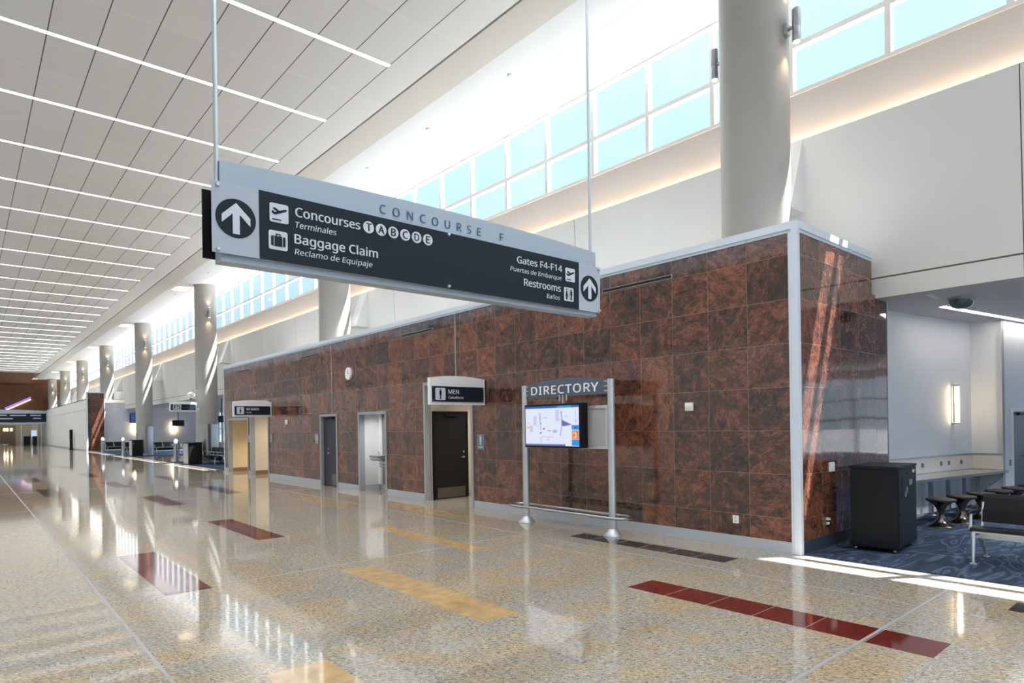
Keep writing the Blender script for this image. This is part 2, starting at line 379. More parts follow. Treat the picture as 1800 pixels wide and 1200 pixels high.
# ================================================================== SETTING
GW = 8.196                                   # plane of the granite wall
YA, YB = -10.0, 128.0
fl = struct(MB().box((-1.5, YA, -.1), (26, YB, 0)).build('floor', floor_granite))
def inlay(x0, x1, y0, y1, m, n, lab):
    o = MB().box((x0, y0, -.002), (x1, y1, .0012)).build('inlay', m, fl); o['label'] = lab
    g = MB()
    for k in range(1, n): yy = y0+(y1-y0)*k/n; g.box((x0, yy-.0025, 0), (x1, yy+.0025, .0016))
    if n > 1: g.build('joint', joint_metal, o)
inlay(5.34, 5.77, 1.51, 4.33, red_stone, 6, 'dark red granite inlay strip')
inlay(3.46, 3.89, 10.13, 12.88, red_stone, 1, 'dark red granite inlay strip')
inlay(1.59, 2.05, 7.46, 10.25, red_stone, 1, 'dark red granite inlay strip')
inlay(3.46, 3.89, 4.45, 7.25, gold_stone, 6, 'golden granite inlay strip')
inlay(5.30, 5.61, 7.02, 9.87, gold_stone, 1, 'golden granite inlay strip')
inlay(1.59, 2.05, 1.74, 4.55, gold_stone, 6, 'golden granite inlay strip')
inlay(7.0, 7.40, 9.82, 12.6, gold_stone, 6, 'golden granite inlay strip')
inlay(6.12, 6.54, 12.9, 15.7, gold_stone, 6, 'golden granite inlay strip')
inlay(7.11, 7.46, 4.25, 6.91, dark_stone, 6, 'charcoal granite inlay strip')
inlay(7.15, 7.51, -1.4, 1.43, dark_stone, 6, 'charcoal granite inlay strip')
for (x0, y0, l) in ((3.46, 16.2, 2.8), (5.34, 17.9, 2.8), (3.46, 22.4, 2.8), (1.6, 21.0, 2.8), (5.34, 24.0, 2.8), (1.6, 27.4, 2.8), (3.46, 28.5, 2.8), (5.34, 32, 2.8), (3.46, 36, 2.8)):
    inlay(x0, x0+.43, y0, y0+l, red_stone if int(y0) % 2 == 0 else dark_stone, 1, 'dark granite inlay strip')
inlay(6.1, 6.53, 18.8, 21.2, gold_stone, 1, 'golden granite inlay strip')
jm = MB()
jm.box((1.062, -6, 0), (1.088, 90, .001)).box((-1, 1.99, 0), (8.2, 2.018, .0022)).box((-1, 7.546, 0), (8.2, 7.555, .0012)).box((6.738, -6, 0), (6.747, 30, .001))
jm.box((-1, 22.78, 0), (8.2, 22.81, .001)).box((-1, 17.5, 0), (8.2, 17.52, .001)).box((-1, 38.0, 0), (8.2, 38.03, .001))
jm.build('joint_strip', joint_metal, fl)
for y0, y1, x0 in ((YA, 3.8, 8.235), (27.83, 38.2, 8.235), (47.0, 64.7, 8.1)):
    struct(MB().box((x0, y0, 0), (26, y1, .008)).build('floor_carpet', carpet_m), 'dark blue swirl carpet of the gate lounge', 'carpet')
struct(MB().box((12.5, 38.2, 0), (26, 47.0, .008)).build('floor_carpet', carpet_m), 'dark blue swirl carpet of the gate lounge', 'carpet')

# ---- granite restroom block
OPEN = [(10.80, 12.58, 2.70), (14.45, 15.87, 2.09), (17.28, 18.33, 2.08), (22.75, 24.56, 2.70), (24.90, 27.20, 2.09)]
Y0, Y1, ZT = 3.80, 27.80, 4.25
gw = MB(); yy = Y0+.001
for a, b, h in OPEN:
    gw.box((GW, yy, 0), (GW+.1, a, ZT)); gw.box((GW, a, h), (GW+.1, b, ZT)); yy = b
gw.box((GW, yy, 0), (GW+.1, Y1, ZT))
struct(gw.build('wall_right', granite_front), 'polished brown granite wall of the restroom block', 'wall')
sd = MB().add([(GW+.02, Y0, 0), (10.74, Y0, 0), (10.74, Y0, ZT), (GW+.02, Y0, ZT)], [(0, 1, 2, 3)]).add([(10.74, Y0, 0), (11.36, Y0, 0), (11.36, Y0, 3.7), (10.74, Y0, 3.7)], [(0, 1, 2, 3)])
sd.box((GW+.05, Y0+.005, 0), (11.36, Y0+.1, 3.64))
struct(sd.build('wall_front', granite_side), 'polished brown granite end wall facing the gate lounge', 'wall')
struct(MB().box((GW+.05, Y1-.1, 0), (11.36, Y1, ZT)).build('wall_back', granite_side))
struct(MB().box((GW+.02, Y0+.1, 4.15), (10.88, Y1, 4.24)).build('ceiling_block', soffit_a))
# metal cap, corner post, reveals, skirtings
cap = MB().box((GW-.03, Y0-.03, 4.245), (GW+.16, Y1+.02, 4.345)).box((GW+.16, Y0-.03, 4.245), (10.72, Y0+.1, 4.345))
cap.box((GW-.012, Y0+.105, 4.205), (GW+.02, Y1, 4.245)).box((GW+.05, Y0-.012, 4.205), (10.72, Y0+.02, 4.245))
struct(cap.build('trim_1', bright_trim))
post = MB().box((GW-.03, Y0-.03, .0), (GW+.05, Y0+.06, 4.25)).box((GW-.012, Y0+.06, 0), (GW+.02, Y0+.105, 4.25)).box((GW+.065, Y0-.012, 0), (GW+.085, Y0+.02, 4.25))
struct(post.build('trim_2', bright_trim, bevel=.006))
struct(MB().box((GW-.015, Y1-.05, 0), (GW+.03, Y1+.03, 4.25)).build('trim_3', bright_trim))
rv = MB().box((GW-.008, 11.335, 2.7), (GW+.01, 11.365, 4.21)).box((GW-.008, 17.56, 2.15), (GW+.01, 17.59, 4.21))
struct(rv.build('trim_4', joint_metal))
bs = MB(); yy = Y0+.1
for a, b, h in OPEN: bs.box((GW-.012, yy, 0), (GW+.01, a-.06, .15)); yy = b+.06
bs.box((GW-.012, yy, 0), (GW+.01, Y1, .15)); struct(bs.build('baseboard_right', base_gray))
struct(MB().box((GW+.085, Y0-.014, .008), (11.36, Y0+.01, .17)).build('baseboard_front', base_dark))
struct(MB().box((11.36, Y0-.012, .008), (11.385, Y0+.42, 3.65)).build('trim_5', bright_trim))
# door frames
for i, (a, b, h) in enumerate(OPEN):
    f = MB().box((GW-.03, a-.06, 0), (GW+.145, a+.012, h+.06)).box((GW-.03, b-.012, 0), (GW+.145, b+.06, h+.06)).box((GW-.03, a+.012, h-.012), (GW+.145, b-.012, h+.06))
    struct(f.build('trim_%d' % (10+i), frame_gray, bevel=.006))
# rooms behind the openings
def room(nm, a, b, x1, h, ms, mb_, mbase):
    o = MB().box((GW+.14, b, 0), (x1, b+.06, h)).box((GW+.14, a-.06, 0), (x1, a, h)); struct(o.build('wall_%s_side' % nm, ms))
    struct(MB().box((x1, a-.06, 0), (x1+.06, b+.06, h)).build('wall_%s_back' % nm, mb_))
    struct(MB().box((GW+.1, a-.06, h), (x1+.06, b+.06, h+.05)).build('ceiling_%s' % nm, soffit_b))
    struct(MB().box((GW+.14, b-.012, 0), (x1, b, .15)).box((x1-.012, a, 0), (x1, b-.012, .15)).build('baseboard_%s' % nm, mbase))
room('men', 10.80, 12.56, 10.2, 2.76, beige_wall, beige_wall, base_gray)
room('fountain', 14.45, 15.855, 8.80, 2.15, tile_white, tile_gray, base_gray)
room('women', 22.75, 24.545, 10.2, 2.76, beige_wall, beige_wall, mat('tan_base', (132, 108, 84), .5))
room('family', 24.90, 27.185, 10.6, 2.15, mat('warm_wall', (218, 202, 168), .5), mat('warm_wall_tile', (222, 204, 170), .4), MATS['tan_base'])
struct(MB().box((8.74, 15.72, .15), (8.80, 15.85, 2.1)).build('trim_15', wht))
struct(MB().box((GW+.14, 17.28, 0), (8.5, 18.33, .02)).box((8.44, 17.2, 0), (8.5, 18.4, 2.2)).build('wall_closet', blk))
def lamp_in(x, y, z, e, c, sx_=.5, sy_=.5):
    l = bpy.data.lights.new('room_or_fill_lamp', 'AREA'); l.energy = e; l.color = c; l.shape = 'RECTANGLE'; l.size = sx_; l.size_y = sy_; l.spread = math.radians(115)
    o = bpy.data.objects.new('room_or_fill_lamp', l); COL.objects.link(o); o.location = (x, y, z); return o
lamp_in(9.3, 11.7, 2.74, 16, (1, .92, .8)); lamp_in(8.5, 15.1, 2.13, 12, (.95, .98, 1), .3, 1.1)
for yy in (44, 52, 60): lamp_in(14.5, yy, 3.63, 420, (.82, .92, 1), 3.0, 1.2)  # unseen fill lamps added under the soffit to brighten the gate back wall
for xx, yy in ((12.5, .2), (16.5, -1.5), (12.5, -4.5)): lamp_in(xx, yy, 3.63, 150, (.86, .93, 1), 1.6, .3)  # added cool fill lamps, standing in for daylight on the lounge wall
lamp_in(9.3, 23.6, 2.74, 22, (1, .86, .7)); lamp_in(9.4, 26.0, 2.13, 26, (1, .84, .6))

# ---- doors
def hinged(name, fr, w, h, m, lever_x, kx0, kx1, kz=.25, d=.04):
    o = MB().poly([(0, .01), (w, .01), (w, h), (0, h)], fr, 0, d).build(name, m, bevel=.003); o['kind'] = 'structure'
    MB().poly([(kx0, .03), (kx1, .03), (kx1, kz), (kx0, kz)], fr, d, d+.003).build('kick_plate', kick, o)
    ld = MB(); oo, r, u = fr; nn = r.cross(u); p = oo+r*lever_x+u*.98+nn*d; q = 1 if lever_x < w/2 else -1
    ld.cyl(p, p+nn*.02, .028).cyl(p, p+nn*.055, .011).tube([p+nn*.055, p+nn*.055+r*q*.12], .011).cyl(p+u*.13, p+u*.13+nn*.018, .026)
    ld.build('door_handle', steel, o)
    MB().poly([(w*.3, h-.07), (w*.72, h-.07), (w*.72, h-.02), (w*.3, h-.02)], fr, d, d+.05).build('door_closer', blk, o)
    return o
fr = XF(8.40, 12.555, 0)
d1 = hinged('door_1', fr, .92, 2.04, black_door, .83, .06, .87, .27)
d1['label'] = 'black restroom door with kick plate below the men sign'; d1['category'] = 'door'
struct(MB().poly([(-.05, 0), (0, 0), (0, 2.09), (-.05, 2.09)], fr, 0, .05).poly([(.92, 0), (.97, 0), (.97, 2.09), (.92, 2.09)], fr, 0, .05).poly([(0, 2.045), (.92, 2.045), (.92, 2.09), (0, 2.09)], fr, 0, .05).build('trim_16', blk))
d2 = hinged('door_2', YF(8.30, 18.315, 0), 1.02, 2.06, blue_door, .36, .55, .99, .36)
d2['label'] = 'blue-black closet door with lever handle in granite wall'; d2['category'] = 'door'

# ---- upper wall, ledge and clerestory windows
XB0, XB1 = 10.75, 10.88                      # bulkhead face: top, bottom
def bulk(y0, y1):
    p = MB().add([(XB1, y0, 3.65), (XB1, y1, 3.65), (XB1-.015, y1, 3.95), (XB1-.015, y0, 3.95)], [(0, 1, 2, 3)])
    p.add([(XB1-.017, y0, 3.975), (XB1-.017, y1, 3.975), (XB0, y1, 6.49), (XB0, y0, 6.49)], [(0, 1, 2, 3)])
    p.add([(XB0, y0, 6.49), (XB0, y1, 6.49), (XB0+.03, y1, 6.49), (XB0+.03, y0, 6.49)], [(0, 1, 2, 3)]).add([(XB0+.03, y0, 6.49), (XB0+.03, y1, 6.49), (XB0+.03, y1, 6.36), (XB0+.03, y0, 6.36)], [(0, 1, 2, 3)])
    return p
struct(bulk(YA, YB).build('wall_upper_right', white_wall), 'pale painted bulkhead above the granite wall', 'wall')
gp = MB().box((XB1-.01, YA, 3.94), (XB1+.02, YB, 3.985))
k = 0; y = 1.94-6*4.1
while y < 110:
    if y > YA: gp.add([(XB1-.0175, y-.006, 3.98), (XB1-.0175, y+.006, 3.98), (XB0-.001, y+.006, 6.488), (XB0-.001, y-.006, 6.488)], [(0, 1, 2, 3)]).add([(XB1-.002, y-.006, 3.65), (XB1-.002, y+.006, 3.65), (XB1-.017, y+.006, 3.95), (XB1-.017, y-.006, 3.95)], [(0, 1, 2, 3)])
    y += 4.1
struct(gp.build('trim_6', mat('joint_shadow', (72, 64, 58), .8)))
XW = 10.93
lw = MB().box((XW, YA, 6.3), (XW+.15, YB, 7.37)).box((XB0+.03, YA, 6.3), (XW, YB, 6.36))
struct(lw.build('wall_ledge', ledge_wall), 'lit wall band below the clerestory windows', 'wall')
cg = MB().box((XB0+.045, YA, 6.365), (XB0+.10, 100, 6.39))
struct(cg.build('trim_7', cove_glow))  # glowing lamp strip hidden in the cove trough behind the bulkhead lip
COLY = [5.10+15.24*k for k in range(-1, 8)]
SILL, MID, HEAD = 7.37, 8.21, 9.36
wi = 0
for k in range(len(COLY)-1):
    a, b = COLY[k], COLY[k+1]; wi += 1
    f = MB()
    for i in range(10):
        y = a+1.524*i; f.box((XW-.03, y-.042, SILL), (XW+.09, y+.042, HEAD+.02))
    for z0, z1 in ((SILL-.01, SILL+.05), (MID-.045, MID+.045), (HEAD-.05, HEAD+.03)): f.box((XW-.028, a, z0), (XW+.088, b, z1))
    fo = struct(f.build('window_%d' % wi, win_frame))
    MB().add([(XW+.05, a, SILL), (XW+.05, b, SILL), (XW+.05, b, HEAD), (XW+.05, a, HEAD)], [(0, 1, 2, 3)]).build('pane', glass, fo)
# ---- ceiling
XC = 3.40                                    # centre line of the hall
struct(MB().box((-.62, YA, 9.155), (7.42, 100, 9.25)).build('ceiling', ceil_panel), 'pale grey panel ceiling with linear lights', 'ceiling')
struct(MB().box((7.40, YA, 9.20), (7.50, 110, 9.25)).build('ceiling_gap', dark_gap))
struct(MB().box((7.47, YA, 9.155), (8.21, 110, 9.25)).build('ceiling_band', soffit_a))
struct(MB().sweep([(8.21, 9.157), (9.22, 9.235), (9.22, 9.6), (8.21, 9.6)], YA, 113).sweep([(9.22, 9.232), (10.98, 9.356), (10.98, 9.6), (9.22, 9.6)], YA, 113).build('ceiling_soffit', soffit_b))
struct(MB().box((-4.3, YA, 9.2), (-.62, 110, 9.3)).build('ceiling_left', soffit_b))
# ---- the far side of the hall, seen only in reflections
struct(MB().box((-1.6, YA, 0), (-1.5, YB, 4.3)).box((-4.1, YA, 3.65), (-4.0, YB, 6.49)).box((-4.1, YA, 4.2), (-1.5, YB, 4.3)).box((-4.2, YA, 6.3), (-4.1, YB, 7.37)).build('wall_left', white_wall))
f = MB(); y = YA
while y < 110: f.box((-4.19, y-.03, SILL), (-4.08, y+.03, HEAD)); y += 1.524
for z0, z1 in ((SILL-.01, SILL+.05), (MID-.045, MID+.045), (HEAD-.05, HEAD+.03)): f.box((-4.19, YA, z0), (-4.08, 110, z1))
fo = struct(f.build('window_20', win_frame)); MB().add([(-4.13, YA, SILL), (-4.13, 110, SILL), (-4.13, 110, HEAD), (-4.13, YA, HEAD)], [(0, 1, 2, 3)]).build('pane', glass, fo)
struct(MB().box((8.3, YA-.1, 3.5), (26, YA, 9.6)).box((8.3, YA-.1, 0), (26, YA, .3)).box((-4.2, YA-.1, 0), (-1.4, YA, 9.6)).build('wall_rear', white_wall))
f = MB()
for i in range(7): f.box((-1.4+i*1.617-.04, YA-.1, 0), (-1.4+i*1.617+.04, YA+.02, 9.2))
for z in (.05, 1.2, 3.0, 5.0, 7.0, 9.15): f.box((-1.4, YA-.09, z-.04), (8.3, YA+.01, z+.04))
for i in range(12): f.box((8.4+i*1.6-.05, YA-.1, .3), (8.4+i*1.6+.05, YA, 3.5))  # lounge bays of the unseen rear glazing, added to bring daylight onto its wall
f.box((8.3, YA-.1, 1.7), (26, YA, 1.78))
fo = struct(f.build('window_23', win_frame)); MB().add([(8.3, YA-.05, .3), (26, YA-.05, .3), (26, YA-.05, 3.5), (8.3, YA-.05, 3.5)], [(0, 1, 2, 3)]).add([(-1.4, YA-.05, 0), (8.3, YA-.05, 0), (8.3, YA-.05, 9.2), (-1.4, YA-.05, 9.2)], [(0, 1, 2, 3)]).build('pane', glass, fo)
# ---- columns
def column(y, lab, full):
    c = thing('column', lab, 'column', (9.63, y, 0), 'round concourse columns')
    vs = []; n = 64; zb = 2.0 if full else (4.245 if y < 30 else 4.505)
    for q in range(2*n):
        t = 2*pi*(q % n)/n; x = 9.63+.524*math.cos(t); zt = 9.157+(x-8.21)*.0772 if x < 9.22 else 9.232+(x-9.22)*.0707
        vs.append((x, y+.524*math.sin(t), zb if q < n else zt-.003))
    MB().add(vs, [(i, (i+1) % n, n+(i+1) % n, n+i) for i in range(n)], True).build('shaft', col_paint, c)
    if full:
        p = MB().cyl((9.63, y, 0), (9.63, y, 2.0), .530, n=64); p.build('steel_cladding', steel, c)
        MB().cyl((9.63, y, 0), (9.63, y, .10), .537, n=64).build('base_ring', base_gray, c)
    c['kind'] = 'thing'; return c
names = {0: 'nearest round white column, rising behind the granite corner', 1: 'round white column rising behind the granite wall, half hidden by the hanging sign',
         2: 'round column with steel base beside the far end of the granite wall', 3: 'round column with steel base between the two black gate podiums and the far brown panel',
         4: 'round column rising just behind the narrow brown granite panel', 5: 'round column second beyond the narrow brown granite panel',
         6: 'round column third beyond the narrow brown granite panel', 7: 'small farthest round column, lit warm by its lamp'}
SC = {}
for k in range(8):
    y = 5.10+15.24*k; column(y, names[k], k in (2, 3))
    # wedge that carries the bulkhead behind each column
    if k < 7:
        wd = MB(); ya, yb = y-.26, y+.26
        P = [(XB0+.02, 6.47), (XB0-.01, 6.47), (10.28, 5.24), (XB1+.02, 5.24)]
        wd.sweep(P, ya, yb); struct(wd.build('trim_%d' % (30+k), white_wall))
def sconce(y, side, lab):
    x = 9.63; sy = -1 if side == 'f' else 1; yc = y+sy*.524; py = yc+sy*.17
    o = thing('wall_sconce', lab, 'wall lamp', (x, yc, 7.74), 'up-and-down sconces on the columns')
    MB().box((x-.06, min(yc-sy*.02, yc+sy*.05), 7.66), (x+.06, max(yc-sy*.02, yc+sy*.05), 7.82)).cyl((x, yc, 7.74), (x, py, 7.74), .03).build('bracket', steel, o)
    MB().lathe((x, py, 7.5), [(.058, 0), (.062, .01), (.062, .21), (.058, .215), (.062, .22), (.062, .49), (.058, .50)], 24).build('lamp_body', steel, o)
    MB().cyl((x, py, 7.493), (x, py, 7.502), .048).build('lens', spot_glow, o); MB().cyl((x, py, 7.998), (x, py, 8.006), .048).build('lens', spot_glow, o)
    for s, z in ((-1, 7.46), (1, 8.03)):
        l = bpy.data.lights.new('sconce_light', 'SPOT'); l.energy = 26; l.color = (1, .66, .42); l.spot_size = math.radians(80); l.spot_blend = .6; l.shadow_soft_size = .04
        q = bpy.data.objects.new('sconce_light', l); COL.objects.link(q); q.parent = o; q.location = (0, sy*.12, z-7.74)
        q.rotation_euler = (0 if s < 0 else pi, 0, 0)
    return o
sconce(5.10, 'f', 'steel cylinder sconce on the right side of the nearest column')
sconce(5.10, 'b', 'dark cylinder sconce peeking out left of the nearest column')
for k, l in ((2, 'glowing cylinder sconce on the column beside the far end of the granite wall'), (3, 'glowing cylinder sconce on the column beside the far podium'),
             (4, 'glowing cylinder sconce on the column above the narrow brown panel'), (5, 'small glowing sconce on the second column beyond the brown panel'),
             (6, 'tiny glowing sconce on the third column beyond the brown panel'), (7, 'tiny glowing sconce on the farthest warm-lit column')): sconce(5.10+15.24*k, 'f', l)
# ---- recessed warm lights beside the column heads
rp = thing('recessed_light', 'glowing recessed ceiling panel left of the column beside the far end of the granite wall', 'ceiling light', (8.72, 36.7, 9.19), 'recessed panels beside the column heads')
MB().box((8.36, 36.25, 9.155), (9.08, 37.2, 9.158)).build('trim_ring', soffit_b, rp); MB().box((8.40, 36.3, 9.15), (9.04, 37.15, 9.165)).build('diffuser', warm_panel, rp)
for k, l in ((1, 'glowing recessed ceiling panel left of the column beside the far podium'), (2, 'glowing recessed ceiling panel left of the column above the narrow brown panel'),
             (3, 'small recessed ceiling panel left of the second column beyond the brown panel'), (4, 'tiny recessed ceiling panel left of the third column beyond the brown panel')):
    dup(rp, (8.72, 36.7+15.24*k, 9.19), l)
# ---- linear ceiling lights
g0 = 'linear ceiling lights'
ls = thing('linear_light', 'long recessed linear light strip running across the panel ceiling', 'ceiling light', (XC, 11.432, 9.155), g0)
MB().box((.11, 11.365, 9.149), (6.69, 11.378, 9.1549)).box((.11, 11.486, 9.149), (6.69, 11.499, 9.1549)).build('housing', soffit_b, ls)
MB().box((.11, 11.378, 9.1505), (6.69, 11.486, 9.1549)).build('diffuser', glow_white, ls)
sl_ = bpy.data.lights.new('strip_lamp', 'AREA'); sl_.shape = 'RECTANGLE'; sl_.size = 6.58; sl_.size_y = .14; sl_.energy = STRIP_W; sl_.color = (.94, .97, 1); sl_.spread = math.radians(125)
so = bpy.data.objects.new('strip_lamp', sl_); COL.objects.link(so); so.parent = ls; so.location = (0, 0, -.006)
k = -7
while 11.432+3.048*k < 98:
    y = 11.432+3.048*k
    if k and y > YA: dup(ls, (XC, y, 9.155))
    k += 1
# ---- lounge soffits, outer window walls
for y0, y1 in ((YA, 27.9), (27.9, 66)):
    struct(MB().box((XB1, y0, 3.65), (26.2, y1, 3.75)).build('ceiling_lounge', lounge_soffit))
def outer(x, y0, y1, nm, i):
    f = MB().box((x, y0, 0), (x+.2, y1, .5)).box((x, y0, 3.3), (x+.2, y1, 3.7)); y = y0
    while y < y1: f.box((x, y-.06, .5), (x+.16, y+.06, 3.3)); y += 1.9
    f.box((x, y0, 1.75), (x+.14, y1, 1.83)).box((x, y0, 2.5), (x+.14, y1, 2.56))
    o = struct(f.build('window_%d' % i, win_frame)); MB().add([(x+.1, y0, .5), (x+.1, y1, .5), (x+.1, y1, 3.3), (x+.1, y0, 3.3)], [(0, 1, 2, 3)]).build('pane', glass, o)
outer(26, YA, 4.0, 'lounge', 21); outer(18.6, 27.9, 65.2, 'gate', 22)
struct(MB().box((-60, -60, -.6), (160, 260, -.5)).build('ground', mat('apron_asphalt', (72, 76, 82), .85)))

# ================================================================== GATE LOUNGE ON THE RIGHT
LO = Vector((12.292, 4.075, 0)); LU = Vector((.988, -.156, 0)).normalized(); LN = Vector((.156, .988, 0)).normalized()
def L(s, off, z=0): p = LO+LU*s+LN*off; return Vector((p.x, p.y, z))
def lbox(mb, s0, s1, o0, o1, z0, z1):
    c = L((s0+s1)/2, (o0+o1)/2); return mb.obox(c, LU, abs(s1-s0)/2, abs(o1-o0)/2, z0, z1)
m_ = MB(); lbox(m_, -1.0, 3.1, 0, .1, 0, 3.65); lbox(m_, 3.03, 3.13, -.53, .1, 0, 3.65); lbox(m_, 3.03, 11, -.53, -.43, 0, 3.65)
struct(m_.build('wall_lounge', lounge_wall), 'white angled wall of the gate lounge', 'wall')
m_ = MB(); lbox(m_, -1.0, 3.03, -.012, 0, .74, 1.02); lbox(m_, 3.018, 3.03, -.53, 0, .74, 1.02); struct(m_.build('trim_8', splash))
m_ = MB(); lbox(m_, -1.0, 3.03, -.02, 0, 1.02, 1.045); lbox(m_, 3.01, 3.03, -.53, 0, 1.02, 1.045); struct(m_.build('trim_9', steel))
ct = thing('counter', 'long stone-topped work counter along the white lounge wall', 'counter', L(1, -.3))
m_ = MB(); lbox(m_, -.86, 3.02, -.62, -.013, .695, .735); m_.build('worktop', counter_top, ct, bevel=.004)
m_ = MB(); lbox(m_, -.86, 3.02, -.625, -.62, .69, .737); m_.build('edge_band', steel, ct)
for s in (-.35, .35, 1.0, 1.65, 2.3, 2.85):
    m_ = MB(); p = L(s, -.17); m_.obox(p, LU, .03, .03, .02, .695); m_.lathe(p, [(.11, .008), (.11, .014), (.04, .04)], 20); m_.build('leg', steel, ct)
for s, in ((1.05,), (1.75,), (2.05,), (2.55,)):
    m_ = MB(); lbox(m_, s-.035, s+.035, -.022, -.012, .85, .93)
    o = tag(m_.build('wall_outlet', plaque), '', 'outlet', 'outlets in the counter backsplash')
    o['label'] = 'small grey outlet in the white backsplash above the counter'
pr = [(.20, .008), (.205, .014), (.19, .022), (.12, .05), (.075, .10), (.052, .17), (.05, .22), (.062, .29), (.10, .35), (.155, .395), (.20, .415), (.21, .425)]
p0 = L(-.26, -.9)
st = thing('stool', 'black-seated pedestal stool nearest to the black cabinet', 'stool', p0, 'pedestal stools at the counter')
MB().lathe(p0, pr, 40).build('pedestal', stool_metal, st); MB().lathe(p0, [(.205, .425), (.213, .44), (.205, .455), (.16, .462), (0, .464)], 40).build('seat', seat_fabric, st)
for i, l in enumerate(('second pedestal stool from the black cabinet', 'third pedestal stool from the black cabinet', 'fourth pedestal stool from the black cabinet, half behind the bench back',
                       'fifth pedestal stool, its top showing over the bench back', 'sixth pedestal stool, farthest along the counter by the grey door')): dup(st, L(-.26+.70*(i+1), -.9), l)
# wall lamp
lp = thing('wall_lamp', 'vertical glowing tube lamp on the white wall above the counter', 'wall lamp', L(2.25, 0, 2.0))
m_ = MB(); lbox(m_, 2.20, 2.30, -.02, 0, 1.62, 2.40); m_.build('back_plate', steel, lp)
m_ = MB(); p = L(2.25, -.085); m_.cyl((p.x, p.y, 1.66), (p.x, p.y, 2.36), .038); m_.build('tube', lamp_glow, lp)
m_ = MB()
for z in (1.635, 2.36): m_.cyl((p.x, p.y, z), (p.x, p.y, z+.03), .041); q = L(2.25, 0); m_.cyl((p.x, p.y, z+.015), (q.x, q.y, z+.015), .012)
m_.build('bracket', steel, lp)
# soffit light and detector
sl = thing('soffit_light', 'bright linear light strip in the lounge soffit at right', 'ceiling light', L(2, -.68, 3.65))
m_ = MB(); lbox(m_, .42, 7, -.74, -.62, 3.643, 3.6499); m_.build('diffuser', soffit_glow, sl)
m_ = MB(); lbox(m_, .40, 7, -.76, -.74, 3.638, 3.6499); lbox(m_, .40, 7, -.62, -.60, 3.638, 3.6499); m_.build('trim_ring', soffit_b, sl)
dc = thing('dome_camera', 'round smoked dome camera under the lounge soffit', 'camera', (11.95, 2.92, 3.65))
MB().cyl((11.95, 2.92, 3.62), (11.95, 2.92, 3.65), .19, n=40).build('mount_ring', mat('dome_ring', (150, 170, 168), .4), dc)
MB().lathe((11.95, 2.92, 3.62), [(.175, 0), (.165, -.06), (.13, -.11), (.07, -.14), (0, -.15)], 36).build('dome', mat('dome_smoke', (86, 100, 102), .08), dc)
vt = MB(); vt.box((11.2, 3.12, 3.64), (11.74, 3.2, 3.65)); tag(vt.build('slot_vent', soffit_b), 'thin pale slot vent in the lounge soffit beside the light strip', 'vent')
# grey door at the right
f3 = (L(3.44, -.53), LU.copy(), Vector((0, 0, 1)))
d3 = hinged('door_3', f3, .60, 1.86, gray_door, .52, .03, .57, .1, .02); d3['label'] = 'slate grey door at the end of the lounge counter'; d3['category'] = 'door'
struct(MB().poly([(-.05, 0), (0, 0), (0, 1.91), (-.05, 1.91)], f3, 0, .03).poly([(.60, 0), (.66, 0), (.66, 1.91), (.60, 1.91)], f3, 0, .03).poly([(0, 1.865), (.6, 1.865), (.6, 1.91), (0, 1.91)], f3, 0, .03).build('trim_17', win_frame))
o = tag(MB().poly([(-.14, .80), (-.07, .80), (-.07, .92), (-.14, .92)], f3, 0, .01).build('wall_switch', plaque), 'small grey switch plate beside the slate door', 'switch')
# black cabinet
ang = math.radians(4.3); cu_ = Vector((math.cos(ang), math.sin(ang), 0)); cv_ = Vector((-math.sin(ang), math.cos(ang), 0))
P0 = Vector((9.05, 2.93, 0))                 # near front corner
cc = P0+cu_*.46+cv_*.28
cb = thing('waste_cabinet', 'tall black metal cabinet on casters with engraved disposal symbol', 'cabinet', (cc.x, cc.y, 0))
MB().obox(cc, cu_, .46, .28, .075, 1.10).build('body', cab, cb, bevel=.006)
MB().obox(cc, cu_, .475, .29, 1.10, 1.135).build('lid', cab, cb, bevel=.006)
MB().obox(cc, cu_, .44, .26, .055, .075).build('plinth', blk, cb)
fb = (P0, cu_.copy(), Vector((0, 0, 1)))
dr = MB().poly([(.02, .10), (.90, .10), (.90, 1.08), (.02, 1.08)], fb, 0, .008).build('door', cab, cb)
MB().poly([(.18, .70), (.78, .70), (.78, .98), (.18, .98)], fb, .008, .012).build('panel', cab, dr)
sy = MB().poly(circle(.56, .90, .045, 20), fb, .012, .014).poly([(.60, .93), (.68, .94), (.66, .87), (.60, .87)], fb, .012, .014)
for a_, b_ in (((.30, .72), (.36, .72)), ): pass
sy.poly([(.30, .73), (.35, .72), (.45, .80), (.45, .83), (.40, .86), (.37, .83), (.41, .80), (.34, .745), (.32, .76), (.36, .80), (.35, .815), (.29, .765)], fb, .012, .014)
sy.build('disposal_symbol', ghost, dr)
MB().poly([(.70, 1.02), (.82, 1.02), (.82, 1.06), (.70, 1.06)], fb, .008, .010).build('sticker', yellow, dr)
MB().cyl(P0+cu_*.45+Vector((0, 0, 1.03)), P0+cu_*.45+Vector((0, 0, 1.03))-cv_*.014, .016).build('lock', blk, dr)
MB().cyl(P0+cu_*.05+Vector((0, 0, .52)), P0+cu_*.05+Vector((0, 0, .52))-cv_*.02, .018).build('latch', blk, dr)
for a_, b_ in ((.06, .05), (.86, .05), (.06, .51), (.86, .51)):
    q = P0+cu_*a_+cv_*b_; MB().cyl(q+cv_*-.013+Vector((0, 0, .036)), q+cv_*.013+Vector((0, 0, .036)), .03).cyl(q+Vector((0, 0, .04)), q+Vector((0, 0, .06)), .012).build('caster', steel, cb)
